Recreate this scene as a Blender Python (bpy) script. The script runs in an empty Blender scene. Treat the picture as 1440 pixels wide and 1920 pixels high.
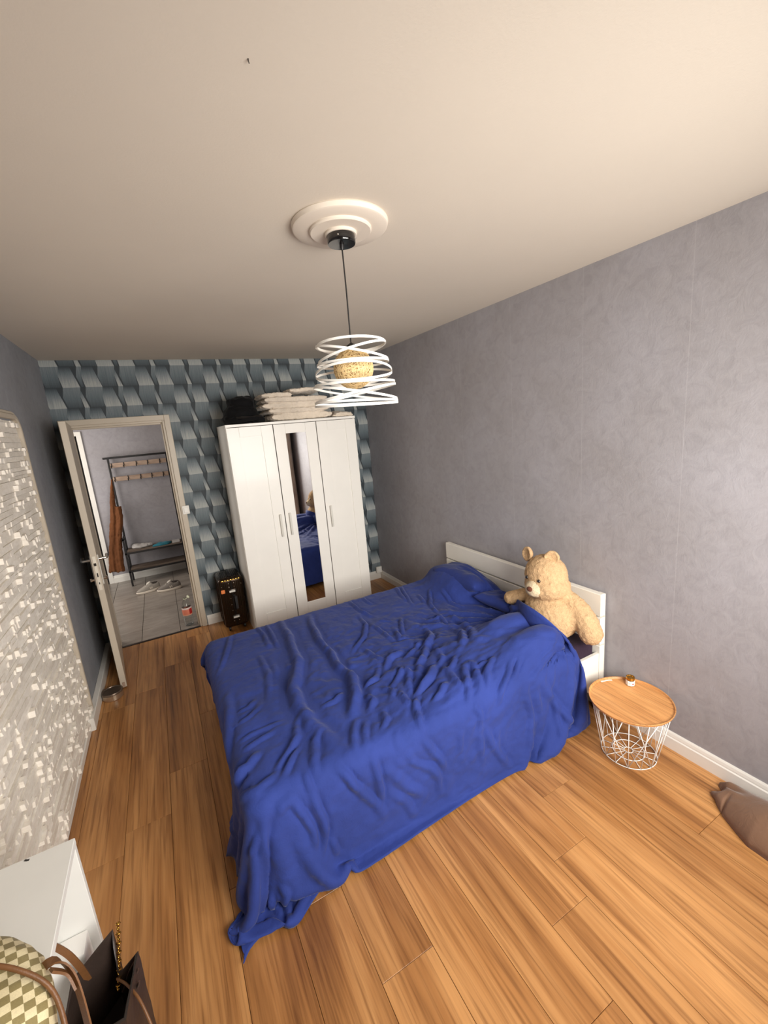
import bpy, bmesh, math, random
import numpy as np
from mathutils import Vector, Matrix, noise as mnoise

SC = bpy.context.scene
COL = SC.collection
PI = math.pi

# ------------------------------------------------------------------ camera
F_PX = 791.19
YAW, PITCH, ROLL = .4779, -.2058, -.0867
def camera_axes():
    cy, sy, cp, sp = math.cos(YAW), math.sin(YAW), math.cos(PITCH), math.sin(PITCH)
    f = Vector((sy*cp, cy*cp, sp)); r = Vector((cy, -sy, 0)); u = r.cross(f)
    c, s = math.cos(ROLL), math.sin(ROLL)
    return c*r + s*u, -s*r + c*u, f
_r, _u, _f = camera_axes()
cam_data = bpy.data.cameras.new('camera')
cam = bpy.data.objects.new('camera', cam_data)
COL.objects.link(cam)
cam.matrix_world = Matrix(((_r.x, _u.x, -_f.x, -2.131), (_r.y, _u.y, -_f.y, -4.3275), (_r.z, _u.z, -_f.z, 1.8031), (0, 0, 0, 1)))
cam_data.sensor_fit = 'VERTICAL'
cam_data.sensor_height = 24
cam_data.lens = 24*F_PX/1920
cam_data.clip_start = .02
SC.camera = cam

# ------------------------------------------------------------------ sky, daylight through the window, exposure
SC.view_settings.view_transform = 'Standard'
SC.view_settings.look = 'None'
SC.view_settings.gamma = 1
SC.view_settings.use_curve_mapping = False
SC.view_settings.exposure = -.1
wd = bpy.data.worlds.new('overcast_sky'); SC.world = wd; wd.use_nodes = True
wd.node_tree.nodes['Background'].inputs[0].default_value = (.80, .90, 1, 1)
wd.node_tree.nodes['Background'].inputs[1].default_value = 1.0

def area_light(name, loc, rot, sx, sy, power, col):
    d = bpy.data.lights.new(name, 'AREA'); d.shape = 'RECTANGLE'; d.size = sx; d.size_y = sy
    d.energy = power; d.color = col
    o = bpy.data.objects.new(name, d); COL.objects.link(o); o.location = loc; o.rotation_euler = rot
    return o
WIN = (-1.80, -.14, .90, 2.2)        # x0, x1, z0, z1 of the window behind the camera
YW = -4.80
area_light('window_daylight', ((WIN[0]+WIN[1])/2, YW-.03, (WIN[2]+WIN[3])/2), (PI/2 - math.radians(13), 0, 0), WIN[1]-WIN[0]-.1, WIN[3]-WIN[2]-.1, 84, (1, .955, .89)).data.spread = math.radians(135)
area_light('hall_daylight', (-3.95, 1.15, 1.45), (PI/2, 0, -PI/2), 1.2, 1.5, 44, (1, .94, .88))

# ------------------------------------------------------------------ materials
def lin(r, g, b):
    f = lambda c: (c/255/12.92) if c <= 10 else ((c/255 + .055)/1.055)**2.4
    return (f(r), f(g), f(b), 1)

class NT:
    def __init__(s, name):
        s.m = bpy.data.materials.new(name); s.m.use_nodes = True
        s.t = s.m.node_tree; s.b = s.t.nodes['Principled BSDF']
    def n(s, typ, **kw):
        q = s.t.nodes.new(typ)
        for k, v in kw.items(): setattr(q, k, v)
        return q
    def l(s, a, b): s.t.links.new(a, b)
    def val(s, sock, v):
        if hasattr(v, 'is_output') or isinstance(v, bpy.types.NodeSocket): s.l(v, sock)
        else: sock.default_value = v
    def math(s, op, a, b=0., c=None, clamp=False):
        q = s.n('ShaderNodeMath', operation=op, use_clamp=clamp)
        s.val(q.inputs[0], a); s.val(q.inputs[1], b)
        if c is not None: s.val(q.inputs[2], c)
        return q.outputs[0]
    def coord(s, kind='Object', scale=(1, 1, 1), offset=None):
        tc = s.n('ShaderNodeTexCoord'); mp = s.n('ShaderNodeMapping')
        s.l(tc.outputs[kind], mp.inputs[0]); mp.inputs['Scale'].default_value = scale
        if offset is not None: s.l(offset, mp.inputs['Location'])
        return mp.outputs[0]
    def noise(s, vec, scale, detail=3, rough=.55, dist=0):
        q = s.n('ShaderNodeTexNoise'); s.l(vec, q.inputs['Vector'])
        q.inputs['Scale'].default_value = scale; q.inputs['Detail'].default_value = detail
        q.inputs['Roughness'].default_value = rough; q.inputs['Distortion'].default_value = dist
        return q.outputs['Fac']
    def ramp(s, fac, stops, interp='LINEAR'):
        q = s.n('ShaderNodeValToRGB'); s.l(fac, q.inputs[0]); q.color_ramp.interpolation = interp
        e = q.color_ramp.elements
        while len(e) < len(stops): e.new(.5)
        for i, (p, c) in enumerate(stops): e[i].position = p; e[i].color = c
        return q.outputs[0]
    def mix(s, fac, a, b, blend='MIX'):
        q = s.n('ShaderNodeMix', data_type='RGBA', blend_type=blend)
        s.val(q.inputs[0], fac); s.val(q.inputs[6], a); s.val(q.inputs[7], b)
        return q.outputs[2]
    def bump(s, h, strength=.3, dist=.01):
        q = s.n('ShaderNodeBump'); s.l(h, q.inputs['Height'])
        q.inputs['Strength'].default_value = strength; q.inputs['Distance'].default_value = dist
        s.l(q.outputs[0], s.b.inputs['Normal'])
    def base(s, c): s.val(s.b.inputs['Base Color'], c)
    def set(s, **kw):
        for k, v in kw.items(): s.b.inputs[k.replace('_', ' ')].default_value = v
        return s

def plain(name, rgb, rough=.5, metal=0., var=.08, vscale=6., bump=0., bscale=120., bdist=.002, sheen=0., coat=0., spec=.5):
    t = NT(name); c = lin(*rgb)
    v = t.coord()
    n = t.noise(v, vscale, 3)
    dk = tuple(x*(1-var) for x in c[:3]) + (1,); lt = tuple(min(1, x*(1+var)) for x in c[:3]) + (1,)
    t.base(t.ramp(n, [(.3, dk), (.7, lt)]))
    t.set(Roughness=rough, Metallic=metal)
    t.b.inputs['Specular IOR Level'].default_value = spec
    if sheen: t.b.inputs['Sheen Weight'].default_value = sheen; t.b.inputs['Sheen Roughness'].default_value = .5
    if coat: t.b.inputs['Coat Weight'].default_value = coat; t.b.inputs['Coat Roughness'].default_value = .08
    if bump: t.bump(t.noise(v, bscale, 3), bump, bdist)
    return t.m

def wall_paper(name, rgb):
    """plaster-look wallpaper: mottled, with small trowel marks in relief"""
    t = NT(name); c = lin(*rgb); v = t.coord()
    n1 = t.noise(v, 2.2, 5, .6); n2 = t.noise(v, 14, 5, .65, 1.2); n3 = t.noise(t.coord(scale=(1, 1, .6)), 38, 4, .6, 2.0)
    k = lambda f, w=(1, 1, 1): tuple(x*f*y for x, y in zip(c[:3], w)) + (1,)
    a = t.ramp(n1, [(.3, k(.92, (1.0, .985, .975))), (.7, k(1.06, (.995, 1, 1.03)))])
    b = t.ramp(n2, [(.33, (.91, .91, .91, 1)), (.5, (1, 1, 1, 1)), (.70, (1.07, 1.07, 1.07, 1))])
    sp = t.n('ShaderNodeSeparateXYZ'); t.l(v, sp.inputs[0])
    seam = t.math('LESS_THAN', t.math('ABSOLUTE', t.math('SUBTRACT', t.math('FLOORED_MODULO', t.math('ADD', sp.outputs[1], 3.45), .53), .2)), .0018)
    c = t.mix(t.math('MULTIPLY', seam, .35), t.mix(1, a, b, 'MULTIPLY'), k(1.35))
    t.base(c); t.set(Roughness=.72)
    t.bump(t.math('ADD', n2, t.math('MULTIPLY', n3, .6)), .22, .005)
    return t.m

def wood(name, light, mid, dark, along=1, gscale=1., rough=.38, vary=True, bump=.12, coat=0.):
    """boards: grain drawn out along axis ALONG, every board its own shift and tone"""
    t = NT(name)
    oi = t.n('ShaderNodeObjectInfo')
    off = t.n('ShaderNodeCombineXYZ')
    r = oi.outputs['Random']
    t.val(off.inputs[0], t.math('MULTIPLY', r, 37.)); t.val(off.inputs[1], t.math('MULTIPLY', r, 91.)); t.val(off.inputs[2], t.math('MULTIPLY', r, 53.))
    sc = [9*gscale]*3; sc[along] = .55*gscale
    v = t.coord('Object', tuple(sc), off.outputs[0])
    n1 = t.noise(v, 1.0, 4, .6, .6)
    sc2 = [85*gscale]*3; sc2[along] = 2.2*gscale
    v2 = t.coord('Object', tuple(sc2), off.outputs[0])
    n2 = t.noise(v2, 1.0, 3, .6, .2)
    sc3 = [3.2*gscale]*3; sc3[along] = 1.1*gscale
    n3 = t.noise(t.coord('Object', tuple(sc3), off.outputs[0]), 1.3, 2, .5, 1.0)
    c1 = t.ramp(n1, [(.25, lin(*dark)), (.45, lin(*mid)), (.62, lin(*light)), (.8, lin(*mid))])
    c2 = t.ramp(n2, [(.30, (.50, .43, .36, 1)), (.52, (1, 1, 1, 1)), (.75, (1.12, 1.11, 1.08, 1))])
    c = t.mix(.8, c1, c2, 'MULTIPLY')
    c3 = t.ramp(n3, [(.3, (.78, .72, .66, 1)), (.5, (1, 1, 1, 1)), (.7, (1.06, 1.05, 1.03, 1))])
    c = t.mix(.8, c, c3, 'MULTIPLY')
    if vary:
        tone = t.ramp(r, [(0, (.88, .86, .84, 1)), (.5, (1, 1, 1, 1)), (1, (1.05, 1.05, 1.05, 1))])
        c = t.mix(1, c, tone, 'MULTIPLY')
    t.base(c); t.set(Roughness=rough)
    if coat: t.b.inputs['Coat Weight'].default_value = coat
    t.bump(n2, bump, .0015)
    return t.m

def print_paper(name):
    """flat printed wallpaper: interlocking blocks seen from above, in grey blues"""
    t = NT(name)
    PX, PZ = .542, .325
    tc = t.n('ShaderNodeTexCoord'); sp = t.n('ShaderNodeSeparateXYZ'); t.l(tc.outputs['Object'], sp.inputs[0])
    X, Z = sp.outputs[0], sp.outputs[2]
    F = T = None
    for off, wid, ph in ((0, .118, 0), (.120, .034, .5), (.157, .116, 0), (.275, .117, .5), (.394, .034, 0), (.430, .117, .5)):
        u = t.math('SUBTRACT', t.math('FLOORED_MODULO', t.math('ADD', X, 1.890 - off + .08), PX), .08)
        w = t.math('SUBTRACT', t.math('FLOORED_MODULO', t.math('ADD', Z, -1.816 + .16 - ph*PZ), PZ), .16)
        d = t.math('MULTIPLY', w, -1)
        front = t.math('LESS_THAN', w, 0)
        sh = t.math('MULTIPLY', t.math('MINIMUM', d, .078), -.175)
        lo = t.math('MAXIMUM', t.math('SUBTRACT', d, .078), 0)
        L = t.math('ADD', sh, t.math('MULTIPLY', lo, .27))
        R = t.math('ADD', t.math('ADD', sh, wid), t.math('MULTIPLY', lo, .06))
        mf = t.math('MULTIPLY', front, t.math('MULTIPLY', t.math('GREATER_THAN', u, L), t.math('LESS_THAN', u, R)))
        vf = t.math('SUBTRACT', .64, t.math('ADD', t.math('MULTIPLY', d, .9), t.math('MULTIPLY', t.math('MULTIPLY', d, d), 10.)))
        Lt = t.math('MULTIPLY', t.math('MINIMUM', w, .11), -.17)
        Rt = t.math('SUBTRACT', wid, t.math('MULTIPLY', w, .28))
        mt = t.math('MULTIPLY', t.math('SUBTRACT', 1, front), t.math('MULTIPLY', t.math('GREATER_THAN', u, Lt), t.math('LESS_THAN', u, Rt)))
        vt = t.math('SUBTRACT', .98, t.math('ADD', t.math('MULTIPLY', w, 1.5), t.math('MULTIPLY', t.math('MULTIPLY', w, w), 22.)))
        f = t.math('MULTIPLY', mf, vf); q = t.math('MULTIPLY', mt, vt)
        F = f if F is None else t.math('MAXIMUM', F, f)
        T = q if T is None else t.math('MAXIMUM', T, q)
    hasF = t.math('GREATER_THAN', F, .01)
    v = t.math('ADD', t.math('MULTIPLY', hasF, F), t.math('MULTIPLY', t.math('SUBTRACT', 1, hasF), T))
    st = t.noise(t.coord('Object', (160, 1, 4)), 1.0, 3, .7)
    v = t.math('MULTIPLY', t.math('MAXIMUM', v, .13), t.math('ADD', .58, t.math('MULTIPLY', st, .84)))
    t.base(t.ramp(v, [(0, lin(27, 32, 36)), (.2, lin(52, 61, 67)), (.5, lin(94, 106, 112)), (.75, lin(128, 136, 139)), (1, lin(168, 171, 168))]))
    t.set(Roughness=.62)
    return t.m

def checks(name):
    t = NT(name)
    tc = t.n('ShaderNodeUVMap'); mp = t.n('ShaderNodeMapping'); t.l(tc.outputs[0], mp.inputs[0])
    q = t.n('ShaderNodeTexChecker'); t.l(mp.outputs[0], q.inputs[0]); q.inputs['Scale'].default_value = 84
    q.inputs[1].default_value = lin(236, 222, 180); q.inputs[2].default_value = lin(150, 136, 92)
    wv = t.noise(t.coord(), 400, 2)
    t.base(t.mix(.35, q.outputs[0], t.ramp(wv, [(.3, (.6, .6, .6, 1)), (.7, (1, 1, 1, 1))]), 'MULTIPLY')); t.set(Roughness=.5)
    t.bump(wv, .2, .001)
    return t.m

def cloth(name, rgb, wr=.3, sheen=.15, dark=.8, wscale=26., weave=900.):
    t = NT(name); c = lin(*rgb); v = t.coord()
    n = t.noise(v, 4, 4); cr = t.noise(v, wscale, 4, .6, 1.5); wv = t.noise(v, weave, 2)
    dk = tuple(x*dark for x in c[:3]) + (1,); lt = tuple(min(1, x*1.12) for x in c[:3]) + (1,)
    t.base(t.ramp(n, [(.3, dk), (.7, lt)])); t.set(Roughness=.85)
    t.b.inputs['Specular IOR Level'].default_value = .2
    t.b.inputs['Sheen Weight'].default_value = sheen; t.b.inputs['Sheen Roughness'].default_value = .4
    t.bump(t.math('ADD', cr, t.math('MULTIPLY', wv, .12)), wr, .008)
    return t.m

def plush(name, rgb):
    t = NT(name); c = lin(*rgb); v = t.coord()
    vo = t.n('ShaderNodeTexVoronoi'); t.l(v, vo.inputs['Vector']); vo.inputs['Scale'].default_value = 300
    n = t.noise(v, 60, 4, .6, .8)
    h = t.math('SUBTRACT', t.math('MULTIPLY', n, .9), t.math('MULTIPLY', vo.outputs['Distance'], .3))
    dk = tuple(x*.74 for x in c[:3]) + (1,); lt = tuple(min(1, x*1.04) for x in c[:3]) + (1,)
    t.base(t.ramp(h, [(.1, dk), (.5, lt)])); t.set(Roughness=.95)
    t.b.inputs['Specular IOR Level'].default_value = .1
    t.b.inputs['Sheen Weight'].default_value = .15; t.b.inputs['Sheen Tint'].default_value = lt
    t.bump(h, .9, .009)
    return t.m

def glass_mat(name, rgb=(245, 248, 248), rough=.02):
    t = NT(name); t.base(lin(*rgb)); t.set(Roughness=rough, IOR=1.35); t.b.inputs['Transmission Weight'].default_value = 1
    return t.m

M = dict(
    ceiling=plain('ceiling_paint', (214, 204, 190), .9, var=.015, vscale=2, bump=.15, bscale=160),
    wall=wall_paper('grey_plaster_wallpaper', (158, 155, 158)),
    wall_left=wall_paper('slate_grey_wallpaper', (146, 148, 153)),
    rose=plain('rose_plaster_paint', (222, 211, 197), .7, var=.015),
    curtain=cloth('taupe_curtain', (158, 146, 136), .2, .1),
    plate=plain('nickel_lock_plate', (224, 216, 200), .4, .15, var=.05),
    tin_side=plain('brushed_tin', (190, 172, 150), .34, .85, var=.1),
    tin_lid=plain('dark_tin', (120, 104, 90), .3, .65, var=.1),  # lid darker and browner than the side
    wall_white=plain('white_wall_paint', (225, 222, 216), .8, var=.03),
    printed=print_paper('printed_block_wallpaper'),
    trim=plain('white_gloss_paint', (232, 229, 222), .35, var=.03),
    door=plain('cream_door_paint', (196, 184, 166), .4, var=.03),
    plank=wood('oak_laminate', (198, 145, 90), (168, 116, 66), (114, 72, 38), 1, rough=.36),
    subfloor=plain('dark_underlay', (46, 32, 22), .9),
    tile=None,
    grout=plain('dark_grout', (66, 60, 55), .9),
    stone=None,
    wardrobe=plain('white_foil', (238, 235, 228), .38, var=.015, coat=.1),
    gap=plain('painted_gap_shade', (30, 27, 24), .9),  # near-black colour standing in for shade: closet, keyhole, wardrobe bottom
    mirror=plain('mirror_silver', (240, 240, 240), .02, 1., var=0),
    handle=plain('satin_nickel', (212, 209, 200), .55, .0, var=.05),
    steel=plain('polished_steel', (210, 205, 196), .14, 1., var=.04),
    dark_steel=plain('dark_metal', (70, 64, 60), .3, 1., var=.05),
    black=plain('black_paint', (22, 20, 20), .45, var=.1),
    lamp_white=plain('white_lacquer', (242, 240, 234), .3, var=.02),
    brass=plain('brass', (196, 150, 70), .22, 1., var=.06),
    bedwhite=plain('bed_white_foil', (236, 232, 222), .42, var=.02),
    duvet=cloth('royal_blue_cotton', (44, 60, 128), .25, .12, .82, 34),
    pillow=cloth('blue_pillow_cotton', (41, 56, 122), .25, .12, .82),
    sheet=cloth('dark_plum_sheet', (50, 36, 52), .25, .05),
    plush=plush('beige_plush', (214, 178, 136)),
    plush_light=plush('cream_plush', (232, 212, 178)),
    nose=cloth('brown_felt', (112, 66, 48), .3, .2),
    eye=plain('black_bead', (10, 8, 8), .08, coat=1),
    stitch=plain('brown_thread', (120, 84, 56), .8),
    oakveneer=wood('oak_veneer', (222, 164, 104), (214, 154, 94), (204, 142, 84), 1, 1.6, .45, False),
    blanket=cloth('cream_fleece', (226, 213, 196), .6, .4, .85, 60, 300),
    blackcloth=cloth('black_nylon', (13, 13, 15), .4, .05),
    case=plain('bronze_shell', (58, 44, 32), .25, .75, var=.15, vscale=3),
    case_dark=plain('dark_bronze_edge', (34, 27, 22), .35, .6),
    orange=plain('orange_sticker', (222, 128, 66), .5),
    trousers=cloth('rust_brown_cotton', (108, 66, 38), .4, .1),
    teal=cloth('teal_cotton', (46, 112, 128), .4, .1),
    paleplastic=plain('pale_grey_plastic_bag', (176, 172, 168), .4, bump=.3, bscale=30, bdist=.01),
    rackwood=wood('pale_rack_wood', (188, 164, 146), (172, 148, 130), (140, 116, 98), 0, 1.5, .6, False),
    seatwood=wood('grey_seat_wood', (118, 104, 92), (98, 84, 72), (70, 58, 48), 0, 1.5, .6, False),
    shoe=cloth('grey_mesh_fabric', (138, 130, 122), .5, .1, .75, 90),
    shoe_mid=cloth('light_grey_mesh', (168, 160, 150), .5, .1, .75, 90),
    shoe_pale=plain('pale_suede', (198, 190, 180), .8, bump=.2),
    sole=plain('cream_rubber', (226, 214, 198), .6),
    shoe_dark=plain('shoe_lining', (54, 46, 42), .9),
    lace=plain('cream_lace', (205, 198, 186), .9),
    pet=glass_mat('clear_plastic'),
    label=None,
    green=plain('pale_green_cap', (214, 218, 190), .5),
    jarwhite=None,
    jarglass=plain('amber_jar', (120, 84, 40), .12, 0, coat=.6),
    checks=checks('cream_check_canvas'),
    leather=plain('tan_leather', (112, 74, 42), .45, var=.15, vscale=30, bump=.25, bscale=300),
    darkleather=plain('dark_brown_leather', (52, 40, 34), .5, var=.2, vscale=18, bump=.3, bscale=120),
    inner=plain('painted_mouth_shade', (12, 10, 10), .8),  # near-black colour painting the shade inside the bag mouth
    wing=cloth('brown_bag_side', (70, 50, 42), .4, .1, .8, 30),
    garment=cloth('brown_brushed_fabric', (128, 98, 78), .35, .3, .85, 18),
    paper=plain('white_card', (244, 242, 238), .6, var=.02),
    desk=plain('desk_white_foil', (226, 226, 222), .4, var=.02),
)

def tile_mat():
    t = NT('grey_floor_tile'); v = t.coord()
    oi = t.n('ShaderNodeObjectInfo')
    n = t.noise(t.coord('Object', (1.2, 5, 1)), 3, 5, .6, .8)
    c = t.ramp(n, [(.3, lin(128, 119, 110)), (.7, lin(160, 151, 142))])
    c = t.mix(1, c, t.ramp(oi.outputs['Random'], [(0, (.92, .92, .92, 1)), (1, (1.05, 1.05, 1.05, 1))]), 'MULTIPLY')
    t.base(c); t.set(Roughness=.28); t.bump(t.noise(v, 40, 3), .06, .002)
    return t.m
M['tile'] = tile_mat()
def stone_mat():
    t = NT('white_split_stone'); v = t.coord()
    oi = t.n('ShaderNodeObjectInfo')
    n = t.noise(t.coord('Object', (1, 10, 26)), 3, 4, .6, .6)
    c = t.ramp(n, [(.25, lin(226, 218, 206)), (.55, lin(242, 236, 226)), (.8, lin(248, 244, 237))])
    c = t.mix(1, c, t.ramp(oi.outputs['Random'], [(0, (.9, .89, .87, 1)), (1, (1.04, 1.04, 1.04, 1))]), 'MULTIPLY')
    t.base(c); t.set(Roughness=.5)
    t.bump(n, .3, .004)
    return t.m
M['stone'] = stone_mat()
def bands(name, axis, stops, rough=.5):
    t = NT(name); tc = t.n('ShaderNodeTexCoord'); sp = t.n('ShaderNodeSeparateXYZ')
    t.l(tc.outputs['Generated'], sp.inputs[0])
    t.base(t.ramp(sp.outputs[axis], stops, 'CONSTANT')); t.set(Roughness=rough)
    return t.m
M['label'] = bands('peach_bottle_label', 2, [(0, lin(226, 168, 140)), (.12, lin(222, 130, 104)), (.78, lin(225, 205, 198))])
M['jarwhite'] = plain('white_jar_label', (245, 240, 232), .5, var=.01)
M['red'] = plain('red_print', (176, 30, 34), .5)
M['pinkgrey'] = plain('faint_print', (196, 176, 178), .6)
# ------------------------------------------------------------------ mesh helpers
ORG = {}
def finish(me, mat, smooth):
    me.materials.append(mat)
    if smooth is not None:
        me.polygons.foreach_set('use_smooth', [True]*len(me.polygons))
        if smooth < 180: me.set_sharp_from_angle(angle=math.radians(smooth))
    me.update()

def root_of(p):
    while p is not None and p.parent is not None: p = p.parent
    return p

def obj(name, bm, mat, parent=None, smooth=None, kind=None):
    """link a bmesh (built in world coordinates) as one mesh object, under PARENT when given"""
    o3 = Vector(ORG.get(root_of(parent).name, (0, 0, 0))) if parent is not None else Vector((0, 0, 0))
    if o3.length > 0: bmesh.ops.translate(bm, vec=-o3, verts=bm.verts)
    bmesh.ops.recalc_face_normals(bm, faces=bm.faces)
    me = bpy.data.meshes.new(name); bm.to_mesh(me); bm.free()
    finish(me, mat, smooth)
    o = bpy.data.objects.new(name, me); COL.objects.link(o)
    if parent is not None: o.parent = parent
    if kind: o['kind'] = kind
    return o

def obj_pd(name, verts, faces, mat, parent=None, smooth=180, kind=None):
    o3 = Vector(ORG.get(root_of(parent).name, (0, 0, 0))) if parent is not None else Vector((0, 0, 0))
    me = bpy.data.meshes.new(name)
    me.from_pydata([tuple(Vector(v) - o3) for v in verts], [], faces)
    finish(me, mat, smooth)
    o = bpy.data.objects.new(name, me); COL.objects.link(o)
    if parent is not None: o.parent = parent
    if kind: o['kind'] = kind
    return o

def tag(o, label, cat, group=None):
    o['label'] = label; o['category'] = cat
    if group: o['group'] = group
    return o

def thing(name, label, cat, loc, group=None):
    o = bpy.data.objects.new(name, None); COL.objects.link(o)
    o.location = loc; o.empty_display_size = .05
    ORG[o.name] = tuple(loc)
    return tag(o, label, cat, group)

def BM(): return bmesh.new()

def box(bm, x0, x1, y0, y1, z0, z1, bev=0., seg=1, M4=None):
    x0, x1 = min(x0, x1), max(x0, x1); y0, y1 = min(y0, y1), max(y0, y1); z0, z1 = min(z0, z1), max(z0, z1)
    v = [bm.verts.new((x, y, z)) for z in (z0, z1) for y in (y0, y1) for x in (x0, x1)]
    fs = [bm.faces.new([v[i] for i in q]) for q in ((0, 2, 3, 1), (4, 5, 7, 6), (0, 1, 5, 4), (2, 6, 7, 3), (0, 4, 6, 2), (1, 3, 7, 5))]
    vs = v
    if bev > 0:
        es = {e for f in fs for e in f.edges}
        r = bmesh.ops.bevel(bm, geom=list(es), offset=bev, segments=seg, profile=.5, affect='EDGES')
        vs = list({q for f in r['faces'] for q in f.verts} | {q for q in v if q.is_valid})
    if M4 is not None:
        bmesh.ops.transform(bm, matrix=M4, verts=vs)
    return vs

def tube(bm, pts, r, n=8, closed=False, caps=True):
    pts = [Vector(p) for p in pts]; N = len(pts)
    rs = r if isinstance(r, (list, tuple)) else [r]*N
    rings = []; up = None
    for i, p in enumerate(pts):
        a = pts[(i-1) % N] if closed or i > 0 else p
        b = pts[(i+1) % N] if closed or i < N-1 else p
        t = (b - a).normalized()
        if up is None:
            up = Vector((0, 0, 1)) if abs(t.z) < .9 else Vector((1, 0, 0))
        s = t.cross(up).normalized(); up = s.cross(t).normalized()
        rings.append([bm.verts.new(p + rs[i]*(math.cos(2*PI*k/n)*s + math.sin(2*PI*k/n)*up)) for k in range(n)])
    for i in range(N if closed else N-1):
        A, B = rings[i], rings[(i+1) % N]
        for k in range(n): bm.faces.new((A[k], A[(k+1) % n], B[(k+1) % n], B[k]))
    if caps and not closed:
        bm.faces.new(rings[0][::-1]); bm.faces.new(rings[-1])

def curve(pts, per=6):
    P = [Vector(p) for p in pts]; P = [P[0]*2 - P[1]] + P + [P[-1]*2 - P[-2]]; out = []
    for a, b, c, d in zip(P, P[1:], P[2:], P[3:]):
        for k in range(per):
            t = k/per
            out.append(.5*((2*b) + (c-a)*t + (2*a - 5*b + 4*c - d)*t*t + (3*b - a - 3*c + d)*t**3))
    return out + [P[-2]]

def strap(bm, pts, w, t, side):
    """flat strip of width w and thickness t along pts; SIDE is the direction of its width"""
    pts = [Vector(p) for p in pts]; N = len(pts); rows = []
    for i, p in enumerate(pts):
        tg = (pts[min(i+1, N-1)] - pts[max(i-1, 0)]).normalized()
        s = Vector(side) - tg*Vector(side).dot(tg); s.normalize(); nn = tg.cross(s)
        rows.append([bm.verts.new(p + a*s*w/2 + b*nn*t/2) for a, b in ((-1, -1), (1, -1), (1, 1), (-1, 1))])
    for i in range(N-1):
        for k in range(4): bm.faces.new((rows[i][k], rows[i][(k+1) % 4], rows[i+1][(k+1) % 4], rows[i+1][k]))
    bm.faces.new(rows[0][::-1]); bm.faces.new(rows[-1])

def lathe(bm, prof, cx=0, cy=0, n=32, cap=True):
    rings = [[bm.verts.new((cx + r*math.cos(2*PI*k/n), cy + r*math.sin(2*PI*k/n), z)) for k in range(n)] for r, z in prof]
    for A, B in zip(rings, rings[1:]):
        for k in range(n): bm.faces.new((A[k], A[(k+1) % n], B[(k+1) % n], B[k]))
    if cap: bm.faces.new(rings[0][::-1]); bm.faces.new(rings[-1])

def loft(bm, rings, caps=True):
    R = [[bm.verts.new(p) for p in r] for r in rings]; n = len(R[0])
    for A, B in zip(R, R[1:]):
        for k in range(n): bm.faces.new((A[k], A[(k+1) % n], B[(k+1) % n], B[k]))
    if caps: bm.faces.new(R[0][::-1]); bm.faces.new(R[-1])
    return R

def ball(bm, c, r, rot=None, sub=3):
    m = Matrix.Translation(c)
    if rot is not None: m = m @ rot.to_4x4()
    m = m @ Matrix.Diagonal((*r, 1)) if hasattr(r, '__len__') else m @ Matrix.Scale(r, 4)
    bmesh.ops.create_icosphere(bm, subdivisions=sub, radius=1, matrix=m)

def fuse(bm, voxel, smooth_n=3):
    """join overlapping lumps into one closed skin"""
    me = bpy.data.meshes.new('fuse'); bm.to_mesh(me); bm.free()
    o = bpy.data.objects.new('fuse', me); COL.objects.link(o)
    md = o.modifiers.new('r', 'REMESH'); md.mode = 'VOXEL'; md.voxel_size = voxel
    dg = bpy.context.evaluated_depsgraph_get()
    ev = o.evaluated_get(dg)
    b2 = bmesh.new(); b2.from_mesh(ev.to_mesh())
    bpy.data.objects.remove(o); bpy.data.meshes.remove(me)
    for _ in range(smooth_n):
        bmesh.ops.smooth_vert(b2, verts=b2.verts, factor=.5, use_axis_x=True, use_axis_y=True, use_axis_z=True)
    return b2

def rough_up(bm, amp, scale, seed=0, oct=2):
    bm.normal_update()
    for v in bm.verts:
        p = v.co*scale + Vector((seed*7.1, seed*3.3, seed))
        k = mnoise.noise(p)
        if oct > 1: k += .5*mnoise.noise(p*2.3)
        v.co += v.normal*k*amp

def frame_from(z, x_hint):
    z = Vector(z).normalized(); x = Vector(x_hint); x = (x - z*x.dot(z)).normalized(); y = z.cross(x)
    return Matrix((x, y, z)).transposed()

# ------------------------------------------------------------------ the setting
XL, XR, YB, YF, H = -2.82, 0.0, 0.0, -4.80, 2.515
def struct(name, bm, mat, parent=None, smooth=None):
    o = obj(name, bm, mat, parent, smooth)
    o['kind'] = 'structure'
    return o

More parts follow.
